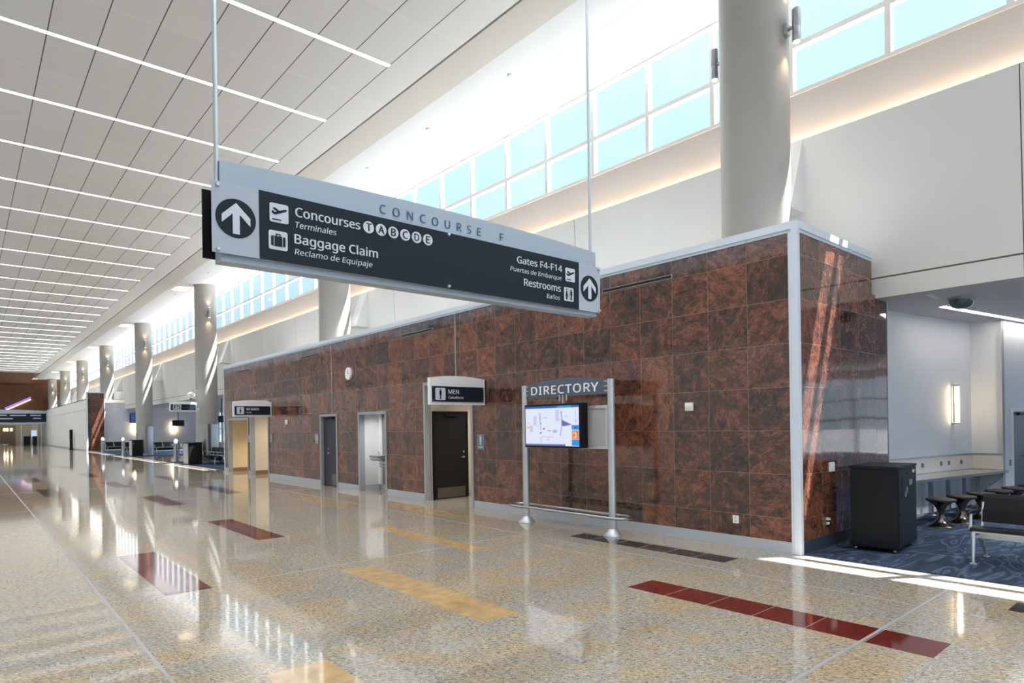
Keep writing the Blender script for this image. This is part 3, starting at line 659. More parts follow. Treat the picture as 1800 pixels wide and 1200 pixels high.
# things on the granite end wall
ws = tag(MB().box((9.10, 3.782, 1.03), (9.25, 3.80, 1.16)).box((9.155, 3.776, 1.07), (9.195, 3.784, 1.12)).build('wall_switch', wht), 'white switch plate on the granite end wall above the cabinet side', 'switch')
po = thing('wall_outlet', 'outlet with plug low on the granite end wall beside the black cabinet', 'outlet', (9.79, 3.8, .36))
o0 = Vector((8.98, 3.80, .36)); po.location = o0; WM[po.name] = Matrix.Translation(o0)
MB().box((8.94, 3.785, .30), (9.02, 3.80, .42)).build('cover_plate', steel, po); MB().box((8.955, 3.75, .375), (9.005, 3.786, .405)).box((8.96, 3.755, .315), (9.0, 3.786, .345)).build('plug', wht, po)
tag(MB().tube([(8.98, 3.755, .33), (8.99, 3.70, .25), (9.0, 3.68, .12), (8.98, 3.66, .03), (9.02, 3.6, .018), (9.12, 3.52, .018)], .006).build('power_cord', blk), 'thin black cord hanging from the outlet to the black cabinet', 'cord')
# beam bench
bx, by = 9.12, 2.18
bn = thing('beam_bench', 'black leather airport beam bench at the right edge, aluminium legs', 'bench', (9.5, 1.3, 0))
sw = .58
for i in range(3):
    y1 = by-i*sw; y0 = y1-sw+.012
    pr_ = [(9.10, .400), (9.11, .432), (9.16, .440), (9.42, .415), (9.58, .405), (9.60, .385), (9.56, .375), (9.30, .380), (9.14, .388)]
    MB().sweep(pr_, y0, y1).build('seat', leather, bn)
    bp_ = [(9.575, .46), (9.60, .60), (9.645, .76), (9.665, .80), (9.685, .80), (9.675, .76), (9.635, .60), (9.615, .45)]
    MB().sweep(bp_, y0, y1-.02).build('backrest', leather, bn)
MB().box((9.30, by-3*sw, .29), (9.40, by-.02, .365)).build('beam', alu, bn)
MB().box((9.12, by-3*sw, .376), (9.16, by-.03, .394)).build('seat_rail', alu, bn)
for yb in (by-.03, by-1.5):
    MB().tube([(9.13, yb, .385), (9.12, yb-.005, .30), (9.075, yb-.01, .03)], [.026, .024, .015], 12).cyl((9.075, yb-.01, .008), (9.075, yb-.01, .022), .035).tube([(9.13, yb, .375), (9.35, yb, .33)], .02).build('leg', alu, bn)
    MB().tube([(9.36, yb, .33), (9.50, yb-.005, .20), (9.66, yb-.01, .03)], [.026, .024, .015], 12).cyl((9.66, yb-.01, .008), (9.66, yb-.01, .022), .035).build('leg', alu, bn)
    MB().tube([(9.50, yb+.01, .39), (9.59, yb+.01, .42), (9.63, yb+.01, .70)], .015).build('back_support', alu, bn)
for yb in (by+.012,):
    ar = MB().tube([(9.19, yb, .40), (9.215, yb, .50), (9.22, yb, .60)], [.02, .018, .016], 12).build('armrest', alu, bn)
    MB().tube([(9.10, yb, .598), (9.14, yb, .612), (9.36, yb, .612), (9.46, yb, .60)], [.012, .022, .022, .014], 10).build('arm_pad', blk, ar)

# ================================================================== THINGS ON THE GRANITE WALL
sv = thing('slot_vent', 'dark slot vent high in the granite wall just right of the big sign', 'vent', (GW, 6.4, 3.975), 'slot vents in the granite wall')
MB().box((GW-.006, 5.70, 3.945), (GW+.002, 7.10, 4.005)).build('frame', frame_gray, sv); MB().box((GW-.009, 5.715, 3.955), (GW-.003, 7.085, 3.995)).build('slot', black_gap, sv)
for y, l in ((12.92, 'dark slot vent high in the granite wall beneath the middle of the big sign'), (19.13, 'dark slot vent high in the granite wall above the blue-black door'), (25.3, 'dark slot vent high in the granite wall above the women sign')):
    dup(sv, (GW, y, 3.975), l)
ck = thing('wall_clock', 'round white wall clock on the granite wall', 'clock', (GW, 16.435, 3.245))
MB().lathe((0, 0, 0), [(.0, .0)], 8) if False else None
def disc(mb, x, y, z, r, d0, d1, n=40): return mb.cyl((x-d0, y, z), (x-d1, y, z), r, n=n)
disc(MB(), GW, 16.435, 3.245, .175, 0, .05).build('case', wht, ck); disc(MB(), GW, 16.435, 3.245, .155, .05, .052).build('face', mat('clock_face', (248, 248, 246), .5), ck)
MB().box((GW-.058, 16.43, 3.24), (GW-.055, 16.44, 3.36)).build('minute_hand', blk, ck); MB().box((GW-.056, 16.35, 3.24), (GW-.053, 16.44, 3.252)).build('hour_hand', blk, ck)
sb_ = thing('alarm_strobe', 'white fire alarm strobe on the granite wall right of the directory', 'alarm', (GW, 5.42, 1.975))
MB().box((GW-.04, 5.355, 1.915), (GW, 5.485, 2.04)).build('housing', wht, sb_, bevel=.006); MB().box((GW-.06, 5.38, 1.955), (GW-.04, 5.46, 1.985)).build('lens', mat('strobe_lens', (214, 214, 220), .15), sb_)
hs = thing('alarm_horn', 'small white alarm horn on the granite wall right of the women sign', 'alarm', (GW, 21.0, 1.94))
MB().box((GW-.05, 20.92, 1.86), (GW, 21.08, 2.02)).build('housing', wht, hs, bevel=.02); disc(MB(), GW, 21.0, 1.94, .05, .05, .058).build('lens', mat('horn_lens', (228, 228, 228), .3), hs)
ol = thing('wall_outlet', 'white outlet cover low on the granite wall near its corner', 'outlet', (GW, 4.70, .375))
MB().box((GW-.012, 4.655, .32), (GW, 4.745, .43)).build('cover_plate', wht, ol, bevel=.003); MB().box((GW-.016, 4.685, .335), (GW-.011, 4.715, .365)).box((GW-.016, 4.685, .385), (GW-.011, 4.715, .415)).build('socket', mat('socket_gray', (196, 196, 198), .4), ol)

def man(cx, zb, h, skirt=False):
    w = h*.30; out = [circle(cx, zb+h*.92, h*.075, 16)]
    if skirt: out.append([(cx-w*.5, zb+h*.30), (cx-w*.18, zb+h*.80), (cx+w*.18, zb+h*.80), (cx+w*.5, zb+h*.30)]); out += [[(cx+s-.06*w*2, zb), (cx+s+.06*w*2, zb), (cx+s+.06*w*2, zb+h*.31), (cx+s-.06*w*2, zb+h*.31)] for s in (-w*.17, w*.17)]
    else:
        out.append([(cx-w*.42, zb+h*.42), (cx-w*.42, zb+h*.82), (cx+w*.42, zb+h*.82), (cx+w*.42, zb+h*.42), (cx+w*.28, zb+h*.42), (cx+w*.26, zb+h*.40), (cx-w*.26, zb+h*.40), (cx-w*.28, zb+h*.42)])
        out += [[(cx+s*w*.03, zb), (cx+s*w*.26, zb), (cx+s*w*.26, zb+h*.42), (cx+s*w*.03, zb+h*.42)][::s] for s in (1, -1)]
    return out
def room_plaque(y, lab, kinds, z0=1.24, z1=1.56, w=.24):
    o = thing('restroom_plaque', lab, 'sign', (GW, y, z0)); fr = YF(GW, y, 0)
    MB().poly(rrect(-w/2, z0, w/2, z1, .01), fr, 0, .012).build('plate', plaque, o)
    m = MB(); n = len(kinds)
    for i, k in enumerate(kinds):
        for p in man((i-(n-1)/2)*.10, z0+.095, .20, k): m.poly(p, fr, .012, .015)
    m.poly([(-w*.28, z0+.04), (w*.28, z0+.04), (w*.28, z0+.06), (-w*.28, z0+.06)], fr, .012, .015); m.build('pictogram', sign_white, o)
room_plaque(10.49, 'slate plaque with man pictogram right of the black restroom door', (False,))
room_plaque(18.64, 'slate plaque with two pictograms left of the blue-black door', (False, True))
room_plaque(22.48, 'slate plaque with woman pictogram right of the women entrance', (True,))
room_plaque(24.74, 'small slate plaque between the two women-side openings', (True, False), 1.22, 1.50, .16)

def flag_sign(name, lab, x0, x1, y, z0, z1, big, small, skirt, icon=True):
    o = thing(name, lab, 'sign', ((x0+x1)/2, y, z0)); fr = XF(0, y-.04, 0)
    MB().poly(arched(x0, x1, z0, z1-.05, .05), fr, -.08, 0).build('body', flag_white, o)
    pd = MB().poly([(x0+.045, z0+.06), (x1-.045, z0+.06), (x1-.045, z0+.36), (x0+.045, z0+.36)], fr, 0, .02).build('panel', sign_dark, o)
    m = MB(); w = x1-x0
    if icon:
        m.poly(rrect(x0+.11, z0+.09, x0+.35, z0+.33, .03), fr, .02, .023); m.build('icon_tile', sign_white, o); m = MB()
        p = MB()
        for q in man(x0+.23, z0+.11, .20, skirt): p.poly(q, fr, .023, .026)
        p.build('pictogram', sign_dark, o)
        text(m, big, fr, x0+.42, x0+.42+len(big)*.085, z0+.215, .085, .02, .016); m.build('lettering', sign_white, o); m = MB()
        text(m, small, fr, x0+.42, x0+.42+len(small)*.037, z0+.12, .05, .02, .014, 1, .2)
        m.build('lettering', sign_white, o)
    b = MB()
    for xx in (x0+.07, x1-.07):
        for zz in (z0+.085, z0+.335): bolt(b, fr, xx, zz, .02, .009, .006)
    b.build('bolt', alu, o)
    xw = GW if y < 30 else x1+.12; MB().box((x1-.05, y-.01, z0+.1), (xw, y+.05, z0+.16)).box((x1-.05, y-.01, z1-.2), (xw, y+.05, z1-.14)).build('bracket', alu, o)
    return o
flag_sign('flag_sign', 'white projecting sign reading MEN over the black restroom door', 6.815, 8.165, 10.34, 2.16, 2.735, 'MEN', 'Caballeros', False)
flag_sign('flag_sign', 'white projecting sign reading WOMEN over the women entrance', 6.88, 8.17, 22.4, 2.155, 2.72, 'WOMEN', 'Damas', True)
f5 = flag_sign('gate_sign', 'pale gate sign reading F5 beside the round column past the granite wall', 7.76, 9.0, 35.1, 2.66, 3.16, '', '', False, False)
fr = XF(0, 35.06, 0); MB().poly([(7.90, 2.74), (8.28, 2.74), (8.28, 3.0), (7.90, 3.0)], fr, .02, .022).build('number_panel', sign_pale, f5)
m_ = MB(); text(m_, 'F5', fr, 7.95, 8.24, 2.79, .17, .022, .02); m_.build('lettering', sign_dark, f5)

# drinking fountains
def fountain(y, z, lab):
    o = thing('drinking_fountain', lab, 'drinking fountain', (8.8, y, z), 'drinking fountains in the alcove')
    MB().lathe((8.44, y, z-.10), [(.0, 0), (.16, .005), (.215, .03), (.225, .06), (.215, .065)], 36).build('lower_rim', steel, o)
    MB().lathe((8.44, y, z-.01), [(.20, 0), (.235, .03), (.24, .06), (.225, .062), (.19, .035), (.05, .02), (0, .018)], 36).build('basin', steel, o)
    MB().box((8.5, y-.16, z-.12), (8.795, y+.16, z+.04)).build('cabinet', steel, o, bevel=.02)
    MB().tube([(8.5, y+.04, z+.03), (8.5, y+.04, z+.10), (8.48, y+.03, z+.125), (8.45, y+.02, z+.12)], .012).build('spout', chrome, o)
fountain(15.32, .93, 'upper left steel drinking fountain in the white alcove')
fountain(14.80, .76, 'lower right steel drinking fountain in the white alcove')

# ================================================================== DIRECTORY STAND
DX = 7.617; PA, PB = 8.45, 6.452
ds = thing('directory_stand', 'steel directory stand with arched DIRECTORY header and map screen', 'directory', (DX, 7.45, 0))
for y in (PA, PB):
    MB().cyl((DX, y, .0), (DX, y, 2.44), .058, n=32).build('post', alu, ds)
    MB().lathe((DX, y, 0), [(.15, .002), (.15, .012), (.10, .06), (.062, .11)], 32).build('foot', alu, ds)
fr = YF(DX, 0, 0)                            # x = -Y
hd = MB().poly(arched(-8.385, -6.517, 2.212, 2.435, .078), fr, -.02, .02).build('header', plaque, ds)
hd.data.materials[0] = mat('header_slate', (84, 96, 112), .4)
m_ = MB(); text(m_, 'DIRECTORY', fr, -8.25, -6.69, 2.262, .14, .02, .02, 1.12, th=.008); m_.build('lettering', mat('letter_white', (240, 243, 247), .4), hd)
m_ = MB()
for z in (2.25, 2.325, 2.40): m_.box((DX-.03, PA-.115, z), (DX-.01, PA-.05, z+.018)).box((DX-.03, PB+.05, z), (DX-.01, PB+.115, z+.018))
for y, z in ((7.553, 2.135), (7.473, 2.072), (7.391, 2.135)): m_.box((DX-.03, y-.011, z), (DX-.008, y+.011, 2.236))
m_.build('accent_bar', alu, hd)
MB().box((DX-.02, PB+.06, 1.345), (DX+.02, PA-.06, 1.395)).box((DX-.02, PB+.06, 1.985), (DX+.02, PA-.06, 2.035)).box((DX-.02, PB+.06, 1.395), (DX+.02, PB+.11, 1.985)).build('panel_frame', alu, ds)
MB().box((DX-.006, PB+.11, 1.395), (DX+.006, PA-.06, 1.985)).build('back_panel', mat('back_panel', (176, 178, 178), .45, .2), ds)
SXf = 7.42
sc_ = MB().box((SXf, 6.925, 1.355), (DX-.02, 8.245, 2.085)).build('screen_case', blk, ds, bevel=.008)
fs = YF(SXf, 0, 0); sm = MB()
a0, a1, b0, b1 = -8.222, -6.955, 1.385, 2.052
def U(u): return a0+(a1-a0)*u
def V(v): return b1-(b1-b0)*v
def R(c, u0, v0, u1, v1, d=.0035): sm.cur = c; sm.poly([(U(u0), V(v1)), (U(u1), V(v1)), (U(u1), V(v0)), (U(u0), V(v0))], fs, .001, d)
def PL(c, pts, d=.004): sm.cur = c; sm.poly([(U(u), V(v)) for u, v in pts][::-1], fs, .001, d)
R(0, 0, 0, 1, 1, .003); R(1, 0, 0, 1, .055); R(5, .62, .005, .87, .05, .0038)
R(3, .16, .25, .225, .48); R(3, .58, .10, .65, .38); R(3, .27, .17, .31, .42); R(2, .285, .25, .30, .36, .0042)
PL(2, [(.675, .14), (.705, .14), (.71, .34), (.80, .42), (.87, .46), (.87, .49), (.76, .515), (.705, .52), (.68, .74), (.655, .74), (.69, .52), (.69, .34)])
PL(7, [(.695, .36), (.80, .425), (.86, .465), (.76, .50), (.70, .50)], .0045)
R(2, .36, .29, .43, .31); R(2, .63, .335, .69, .35); R(2, .76, .27, .80, .285)
PL(2, [(.54, .605), (.60, .60), (.615, .63), (.60, .665), (.53, .67)]); R(4, .43, .615, .50, .632); R(4, .345, .555, .385, .59); R(7, .295, .42, .312, .46); R(4, .30, .46, .308, .60)
PL(4, [(.28, .68), (.305, .645), (.325, .65), (.315, .685), (.29, .70)]); R(2, .235, .50, .265, .515)
R(8, .025, .52, .08, .56); PL(3, [(.085, .50), (.14, .49), (.155, .58), (.13, .66), (.085, .64)]); R(5, .09, .495, .13, .505, .0042); R(8, .095, .63, .125, .65, .0042); R(2, .04, .42, .07, .44)
R(4, .31, .775, .55, .782); R(3, .295, .79, .315, .90); R(3, .43, .79, .455, .89); R(3, .36, .83, .39, .835); R(3, .0, .93, .75, .935)
R(7, 0, .955, .76, 1.0); R(0, .875, .06, 1, .48, .0042); R(3, .935, .12, .95, .30, .0048); R(4, .945, .34, .955, .42, .0048); R(8, .875, .475, 1, .485, .0048)
R(5, .875, .487, 1, .60, .0042); R(1, .92, .525, .965, .56, .0048); R(6, .88, .615, .995, .835, .0042); R(8, .90, .64, .935, .70, .0048); R(0, .94, .66, .955, .80, .0048); R(6, .96, .65, .99, .74, .0052); R(8, .90, .76, .93, .82, .0048); R(5, .875, .84, 1, .985, .0042)
sm.cur = 0; sm.build('map_display', scr_mats, sc_)
ra = MB(); pts = []
ya, yb, xf, xb = 8.62, 6.30, DX-.19, DX+.16; rr = (xb-xf)/2; xm = (xf+xb)/2
for i in range(13): t = pi*i/12; pts.append((xm-rr*math.cos(t), ya+rr*math.sin(t), .30))
for i in range(13): t = pi*i/12; pts.append((xm+rr*math.cos(t), yb-rr*math.sin(t), .30))
ra.tube(pts, .024, 12, True); ra.build('foot_rail', steel, ds)
for y in (PA, PB):
    MB().tube([(DX-.05, y, .26), (xf, y, .285)], .012).tube([(DX+.05, y, .26), (xb, y, .285)], .012).build('rail_bracket', steel, ds)

# ================================================================== HANGING SIGN
hs_ = thing('hanging_sign', 'large suspended CONCOURSE F wayfinding sign with charcoal panel', 'sign', (2.85, 4.0, 2.766))
f0 = XF(0, 4.0, 0)
bd = MB().poly(arched(1.173, 4.526, 2.766, 3.36, .042, 24), f0, -.11, 0).build('header_board', sign_gray, hs_)
m_ = MB(); m_.poly([(1.173, 2.755), (4.526, 2.755), (4.526, 2.768), (1.173, 2.768)], f0, -.11, .004); m_.build('bottom_edge', sign_gray, bd)
m_ = MB(); text(m_, 'CONCOURSE', f0, 2.245, 3.15, 3.262, .062, .003, .004, 1.9); m_.build('lettering', sign_ink, bd); m_ = MB(); text(m_, 'F', f0, 3.352, 3.388, 3.262, .062, .003, .004); m_.build('lettering', sign_ink, bd)
fp = XF(0, 3.97, 0)
pn = MB().poly([(1.118, 2.797), (4.545, 2.788), (4.555, 3.218), (1.118, 3.222)], fp, -.012, 0)
pn = pn.build('panel', sign_pale, hs_)
fq = XF(0, 3.97, 0)
dk = MB().poly([(1.392, 2.797), (4.255, 2.789), (4.262, 3.2185), (1.392, 3.2215)], fq, 0, .003).build('dark_field', sign_dark, pn)
fq3 = .003
def disc_arrow(cx, cz, r, nm):
    MB().poly(circle(cx, cz, r, 48), fq, .0, .003).build('arrow_disc', sign_dark, pn)
    k = r/.116
    P = [(0, .092), (.082, .012), (.082, -.036), (.020, .026), (.020, -.094), (-.020, -.094), (-.020, .026), (-.082, -.036), (-.082, .012)]
    MB().poly([(cx+p[0]*k, cz+p[1]*k) for p in P][::-1], fq, .003, .006).build('arrow', sign_white, pn)
disc_arrow(1.254, 3.016, .117, 'l'); disc_arrow(4.402, 3.0, .119, 'r')
def icon(x0, z0, w, kind):
    MB().poly(rrect(x0, z0, x0+w, z0+w, w*.1), fq, fq3, fq3+.003).build('icon_tile', sign_white, pn)
    m = MB(); d0, d1 = fq3+.003, fq3+.006; p = lambda pts: m.poly([(x0+a*w, z0+b*w) for a, b in pts], fq, d0, d1)
    if kind == 'plane':
        p([(.12, .12), (.60, .12), (.60, .17), (.12, .17)])
        p([(.12, .52), (.30, .40), (.88, .66), (.92, .72), (.86, .76), (.74, .73), (.30, .54)])
        p([(.20, .76), (.28, .76), (.56, .60), (.46, .54), (.18, .68)]); p([(.12, .60), (.17, .60), (.24, .50), (.19, .44), (.10, .52)])
        p([(.12, .46), (.30, .40), (.30, .44), (.20, .50)])
    elif kind == 'bag':
        p([(.30, .18), (.70, .18), (.70, .72), (.30, .72)]); p([(.12, .22), (.25, .18), (.25, .72), (.12, .68)]); p([(.75, .18), (.88, .22), (.88, .68), (.75, .72)])
        p([(.38, .72), (.43, .72), (.43, .80), (.38, .84)]); p([(.57, .72), (.62, .72), (.62, .84), (.57, .80)]); p([(.38, .84), (.43, .80), (.57, .80), (.62, .84)])
    else:
        for cx, sk in ((.26, True), (.74, False)):
            for q in man(x0+cx*w, z0+.10*w, .80*w, sk): m.poly(q, fq, d0, d1)
        p([(.485, .08), (.515, .08), (.515, .92), (.485, .92)])
    m.build('pictogram', sign_dark, pn)
icon(1.455, 3.040, .119, 'plane'); icon(1.447, 2.868, .119, 'bag'); icon(4.083, 3.027, .121, 'plane'); icon(4.062, 2.850, .121, 'restroom')
def wording(s, x0, x1, zb, cap, bold=.01, shear=0):
    m = MB(); text(m, s, fq, x0, x1, zb, cap, fq3, bold, 1, shear); m.build('lettering', sign_white, pn)
wording('Concourses', 1.620, 2.073, 3.103, .058, .014); wording('Terminales', 1.617, 1.898, 3.031, .038, .006, .15)
wording('Baggage Claim', 1.612, 2.205, 2.930, .058, .014); wording('Reclamo de Equipaje', 1.611, 2.162, 2.858, .036, .006, .15)
wording('Gates F4-F14', 3.507, 4.040, 3.100, .055, .014); wording('Puertas de Embarque', 3.432, 4.032, 3.025, .036, .006, .15)
wording('Restrooms', 3.583, 4.020, 2.920, .058, .014); wording('Baños', 3.845, 4.008, 2.846, .038, .006, .15)
for i, c in enumerate('TABCDE'):
    cx = 2.138+i*(2.625-2.138)/5
    MB().poly(circle(cx, 3.1325, .0415, 32), fq, fq3, fq3+.003).build('letter_disc', sign_white, pn)
    w = {'T': .040, 'A': .046, 'B': .036, 'C': .042, 'D': .040, 'E': .032}[c]
    m_ = MB(); text(m_, c, fq, cx-w/2, cx+w/2, 3.1325-.026, .052, fq3+.003, .012); m_.build('lettering', sign_dark, pn)
m_ = MB()
for x, z in ((1.15, 3.198), (1.15, 2.815), (4.53, 3.198), (4.53, 2.808), (2.815, 3.207), (2.81, 2.812)):
    bolt(m_, fq, x, z, .003, .013, .014)
m_.build('bolt', alu, pn)
m_ = MB()
for x, z in ((1.19, 3.19), (1.19, 2.82), (4.50, 3.19), (4.50, 2.82), (2.815, 3.2), (2.81, 2.82)): m_.cyl((x, 3.982, z), (x, 4.0, z), .012)
m_.build('standoff', steel, hs_)
MB().poly([(1.118, 2.80), (4.545, 2.80), (4.545, 3.222), (1.118, 3.222)], XF(0, 4.165, 0), -.012, 0).build('rear_panel', blk, hs_)
for x in (1.163, 4.49): MB().cyl((x, 4.03, 2.9), (x, 4.03, 9.16), .014, n=16).build('hanger_rod', alu, hs_)

# ================================================================== GATE AREA BEYOND THE GRANITE WALL
BX, BY = 7.93, 64.76
struct(MB().box((9.25, 65.3, 0), (18.8, 65.5, 4.2)).build('wall_gate', lounge_wall), 'white back wall of the gate area behind the round columns', 'wall')
bp = MB().box((BX+.08, BY, .0), (9.22, BY+.3, 5.0)); struct(bp.build('wall_panel', granite_side), 'narrow tall brown granite panel standing beyond the gate seats', 'wall')
struct(MB().box((BX-.03, BY-.03, 0), (BX+.09, BY+.1, 5.06)).box((BX+.09, BY-.02, 5.0), (9.25, BY+.1, 5.06)).box((9.21, BY-.02, 0), (9.26, BY+.1, 5.06)).build('trim_18', bright_trim))
struct(MB().box((BX, BY+.1, 0), (BX+.1, 112, 4.5)).box((BX, BY+.3, 4.44), (10.75, 112, 4.5)).build('wall_far_right', white_wall), 'long plain white wall beyond the brown granite panel', 'wall')
struct(MB().box((BX-.012, BY+.1, 3.55), (BX, 112, 3.58)).build('trim_19', frame_gray)); struct(MB().box((BX-.015, BY+.1, 0), (BX, 112, .12)).build('baseboard_far', base_gray))
tag(MB().box((BX-.42, 72.9, 0), (BX-.06, 73.25, .04)).box((BX-.36, 72.95, .04), (BX-.12, 73.2, 1.88)).build('totem', blk), 'slim dark totem standing against the far white wall', 'totem')
struct(MB().box((-4, 127, 0), (24, 127.2, 4.7)).build('wall_end', beige_wall), 'pale end wall of the concourse', 'wall')
struct(MB().box((-4, 126.9, 4.7), (24, 127.2, 9.3)).build('wall_end_upper', wood)); struct(MB().box((-4, 100, 9.16), (7.3, 127, 9.3)).build('ceiling_far', wood)); struct(MB().box((7.3, 113, 9.16), (24, 127, 9.3)).build('ceiling_far_right', wood))
struct(MB().box((-4, 121, 2.95), (9.0, 126.9, 3.1)).build('ceiling_canopy', white_wall))
for nm, z, c, lab in (('neon_strip', 0, purple, 'violet neon strip slanting across the dark far wall'), ('light_strip', -.35, warm_panel, 'warm light strip slanting below the violet neon at the far end')):
    q = MB().tube([(4.85, 126.8, 5.45+z), (6.2, 126.8, 6.2+z), (8.1, 126.8, 7.25+z)], .09, 8).build(nm, c); tag(q, lab, 'light strip')
for x0, x1, lab, kd in ((4.45, 6.1, 'brownish storefront panel with small lamps at the far end', beige_wall),):
    q = thing('storefront', lab, 'storefront', ((x0+x1)/2, 126.9, 0)); MB().box((x0, 126.8, 0), (x1, 126.95, 2.7)).build('panel', mat('tan_panel', (150, 130, 110), .5), q)
    for xx in (4.75, 5.1, 5.6): MB().box((xx-.1, 126.74, 1.9), (xx+.1, 126.8, 2.3)).build('lamp', lamp_glow, q)
for (x, y, w, h, lab) in ((6.9, 116, .75, 1.05, 'left black cabinet standing near the concourse end'), (6.65, 98.6, .4, 1.15, 'right black cabinet beside the slim post near the concourse end')):
    q = thing('kiosk', lab, 'kiosk', (x, y, 0)); MB().box((x-w/2, y-.4, .04), (x+w/2, y+.4, h)).build('body', blk, q); MB().box((x-w/2-.02, y-.42, h), (x+w/2+.02, y+.42, h+.04)).box((x-w/2+.03, y-.36, 0), (x+w/2-.03, y+.36, .04)).build('top', blk, q)
q = thing('far_door', 'blue-grey door on the far end wall', 'door', (10.3, 126.9, 0)); MB().box((10.0, 126.85, 0), (10.55, 127, 2.1)).build('leaf', gray_door, q); MB().box((9.94, 126.83, 0), (10.0, 126.99, 2.16)).box((10.55, 126.83, 0), (10.61, 126.99, 2.16)).box((10.0, 126.83, 2.1), (10.55, 126.99, 2.16)).build('door_frame', frame_gray, q)
q = thing('window_panel', 'bright glazed panel on the far end wall above the black cabinets', 'window', (8.4, 126.9, 0)); MB().box((8.05, 126.85, .85), (8.85, 127, 2.0)).build('frame', win_frame, q); MB().box((8.1, 126.83, .9), (8.8, 126.86, 1.95)).build('pane', emat('lit_pane', (190, 214, 236), .9), q)
# far overhead sign
fs_ = thing('overhead_sign', 'distant overhead wayfinding sign spanning the concourse end', 'sign', (4, 100, 2.7)); fr = XF(0, 100, 0)
MB().poly(arched(-.5, 8.0, 2.68, 4.35, .16), fr, -.3, 0).build('board', sign_gray, fs_); pnl = MB().poly([(-.4, 2.95), (7.95, 2.95), (7.95, 4.02), (-.4, 4.02)], fr, 0, .06).build('panel', sign_dark, fs_)
MB().poly(circle(8.42, 3.6, .32, 24), fr, 0, .05).build('arrow_disc', sign_dark, fs_)
MB().poly([(8.42, 3.86), (8.24, 3.62), (8.36, 3.62), (8.36, 3.36), (8.48, 3.36), (8.48, 3.62), (8.60, 3.62)][::-1], fr, .05, .07).build('arrow', sign_white, fs_)
MB().poly([(8.0, 2.95), (8.85, 2.95), (8.85, 4.02), (8.0, 4.02)], fr, -.1, 0).build('end_plate', sign_pale, fs_)
m_ = MB()
for x0, x1, z in ((4.3, 5.9, 3.72), (-.2, 4.0, 3.75), (-.2, 4.6, 3.32), (6.3, 7.4, 3.72), (6.6, 7.4, 3.35)): m_.poly([(x0, z), (x1, z), (x1, z+.14), (x0, z+.14)], fr, .06, .07)
m_.build('wording_band', sign_pale, pnl)
MB().cyl((7.4, 100.1, 0), (7.4, 100.1, 2.7), .07).build('support_post', alu, fs_); MB().cyl((5.4, 100.1, 0), (5.4, 100.1, 2.7), .07).build('support_post', alu, fs_)

# podiums and bollards
pd = thing('gate_podium', 'black gate podium beside the round column nearest the granite wall', 'podium', (8.62, 34.3, 0), 'black gate podiums')
MB().box((8.30, 33.85, .04), (8.92, 34.75, 1.06)).build('body', blk, pd, bevel=.01); MB().box((8.27, 33.82, 1.06), (8.95, 34.78, 1.10)).build('top', blk, pd); MB().box((8.33, 33.9, .008), (8.89, 34.7, .04)).build('plinth', base_dark, pd)
MB().box((8.265, 33.9, .06), (8.30, 34.7, 1.05)).build('side_panel', frame_gray, pd)
dup(pd, (8.72, 48.6, 0), 'black gate podium beside the second column past the granite wall')
bo = thing('bollard', 'steel bollard with white cap just left of the nearer black podium', 'bollard', (8.55, 37.4, 0), 'steel bollards along the carpet edge')
MB().cyl((8.55, 37.4, .0), (8.55, 37.4, 1.0), .11, n=28).build('shaft', steel, bo); MB().lathe((8.55, 37.4, 1.0), [(.115, 0), (.12, .05), (.11, .14), (.06, .22), (0, .25)], 28).build('cap', wht, bo)
dup(bo, (8.28, 50.6, 0), 'steel bollard with white cap just left of the farther black podium'); dup(bo, (8.05, 57.6, 0), 'steel bollard beside the narrow brown granite panel')
# rows of gate seats
def gate_seats(n, x, y, rz, lab, label0=None):
    root = thing('gate_seating', lab, 'seating', (x, y, 0), None, rz); M = WM[root.name]
    def w(mb):
        mb.v = [M @ v for v in mb.v]; return mb
    for i in range(n):
        y1 = -i*.60; y0 = y1-.57
        w(MB().sweep([(0, .40), (.02, .44), (.32, .42), (.48, .41), (.48, .38), (.2, .38)], y0, y1)).build('seat', leather, root)
        w(MB().sweep([(.46, .46), (.54, .80), (.57, .82), (.59, .80), (.50, .45)], y0, y1-.02)).build('backrest', leather, root)
    w(MB().box((.12, -n*.6, .22), (.36, 0, .37))).build('beam', blk, root)
    for yy in (-.1, -n*.6+.1):
        w(MB().tube([(.04, yy, .38), (.02, yy, .02)], .02).tube([(.25, yy, .33), (.55, yy, .02)], .02).tube([(.04, yy, .37), (.3, yy, .35)], .018)).build('leg', alu, root)
    for i in range(n+1): w(MB().tube([(.1, -i*.6-.0, .40), (.1, -i*.6, .60), (.42, -i*.6, .60), (.5, -i*.6, .5)], .016, 8)).build('armrest', alu, root)
    return root
gate_seats(4, 9.15, 34.97, 0, 'black beam seats between the podium and the granite wall end')
gate_seats(3, 10.8, 53.4, pi/2, 'black beam seats on the carpet left of the hanging monitor pole')
gate_seats(2, 8.7, 60.4, pi/2, 'black beam seats nearest the narrow brown panel')
gate_seats(2, 9.35, 56.2, pi/2, 'black beam seats behind the farther white-capped bollard')
gate_seats(3, 11.9, 41.5, 0, 'black beam seats before the bright gate window')
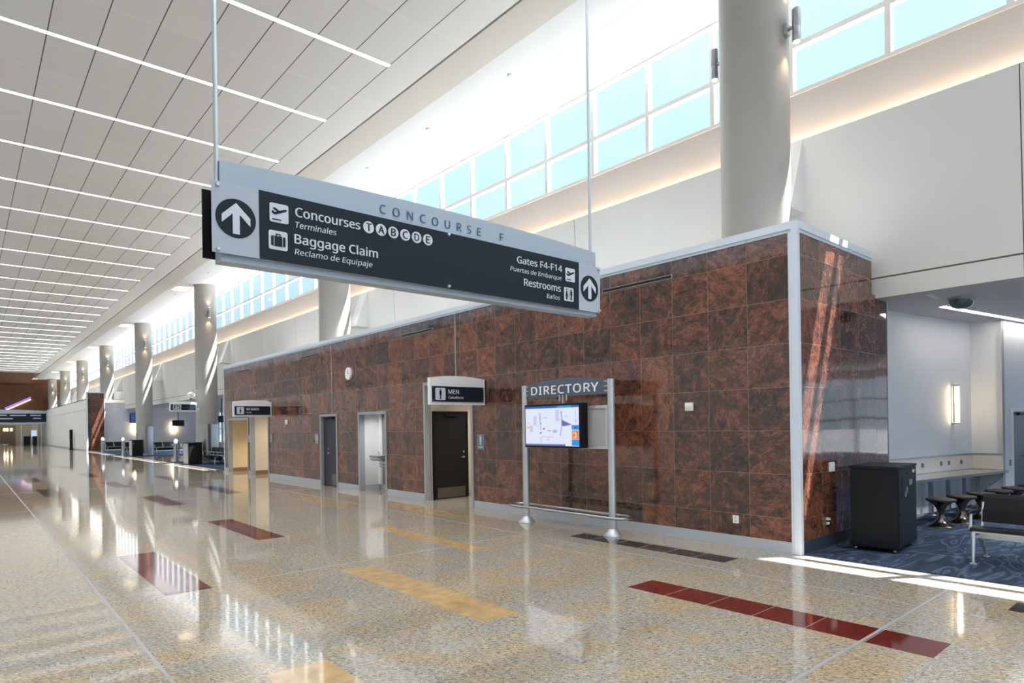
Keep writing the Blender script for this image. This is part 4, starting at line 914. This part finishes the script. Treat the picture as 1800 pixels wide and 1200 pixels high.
# hanging monitors, wall lamps, screen, dome camera
def monitor(x, y, z0, z1, w, lab, tilt=0):
    o = thing('hanging_monitor', lab, 'monitor', (x, y, z0), 'black hanging monitors')
    MB().box((x-w/2, y-.05, z0), (x+w/2, y+.05, z1)).build('case', blk, o); MB().box((x-w/2+.03, y-.056, z0+.03), (x+w/2-.03, y-.05, z1-.03)).build('display', mat('monitor_black', (18, 20, 28), .12), o)
    MB().cyl((x, y, z1), (x, y, 3.65), .02).build('pole', blk, o)
monitor(11.05, 47.6, 1.978, 2.39, .73, 'black monitor on a pole beneath the F5 gate sign')
monitor(12.0, 41.2, 2.15, 2.55, 1.0, 'black monitor on a pole before the bright gate window')
for x, l in ((11.6, 'glowing wall lamp on the gate back wall left of the farther steel column'), (14.75, 'glowing wall lamp on the gate back wall below the hanging monitor')):
    o = thing('wall_lamp', l, 'wall lamp', (x, 65.3, 1.9)); MB().box((x-.10, 65.26, 1.45), (x+.10, 65.30, 2.4)).build('back_plate', steel, o); MB().cyl((x, 65.2, 1.5), (x, 65.2, 2.35), .13, n=20).build('tube', lamp_glow, o)
tv = thing('wall_screen', 'blue screen on the gate back wall above the left wall lamp', 'screen', (11.5, 65.1, 2.3)); MB().box((11.22, 65.1, 2.42), (12.0, 65.3, 3.25)).build('case', blk, tv); MB().box((11.25, 65.085, 2.46), (11.97, 65.1, 3.22)).build('display', emat('screen_blue', (52, 78, 140), .8), tv)
dm = thing('dome_camera', 'white dome camera on a bracket left of the column nearest the granite wall', 'camera', (8.95, 35.3, 3.5))
MB().lathe((8.78, 35.2, 3.34), [(0, -.02), (.10, .0), (.16, .07), (.19, .16), (.15, .25), (.06, .30), (0, .31)], 28).build('housing', wht, dm); MB().tube([(8.78, 35.2, 3.64), (8.78, 35.2, 3.74), (9.13, 35.345, 3.74)], .025).build('bracket', wht, dm)
MB().lathe((8.78, 35.2, 3.335), [(0, -.07), (.05, -.05), (.075, 0)], 24).build('lens', blk, dm)
# bulkhead signs and ceiling sprinklers
for i in range(10):
    y = 10.2+3.15*i; o = MB().cyl((8.9, y, 9.17), (8.9, y, 9.20), .05, .06, 16); tag(o.build('sprinkler', flag_white), 'tiny white sprinkler head in the pale soffit beside the clerestory', 'sprinkler', 'sprinkler heads in the soffit')
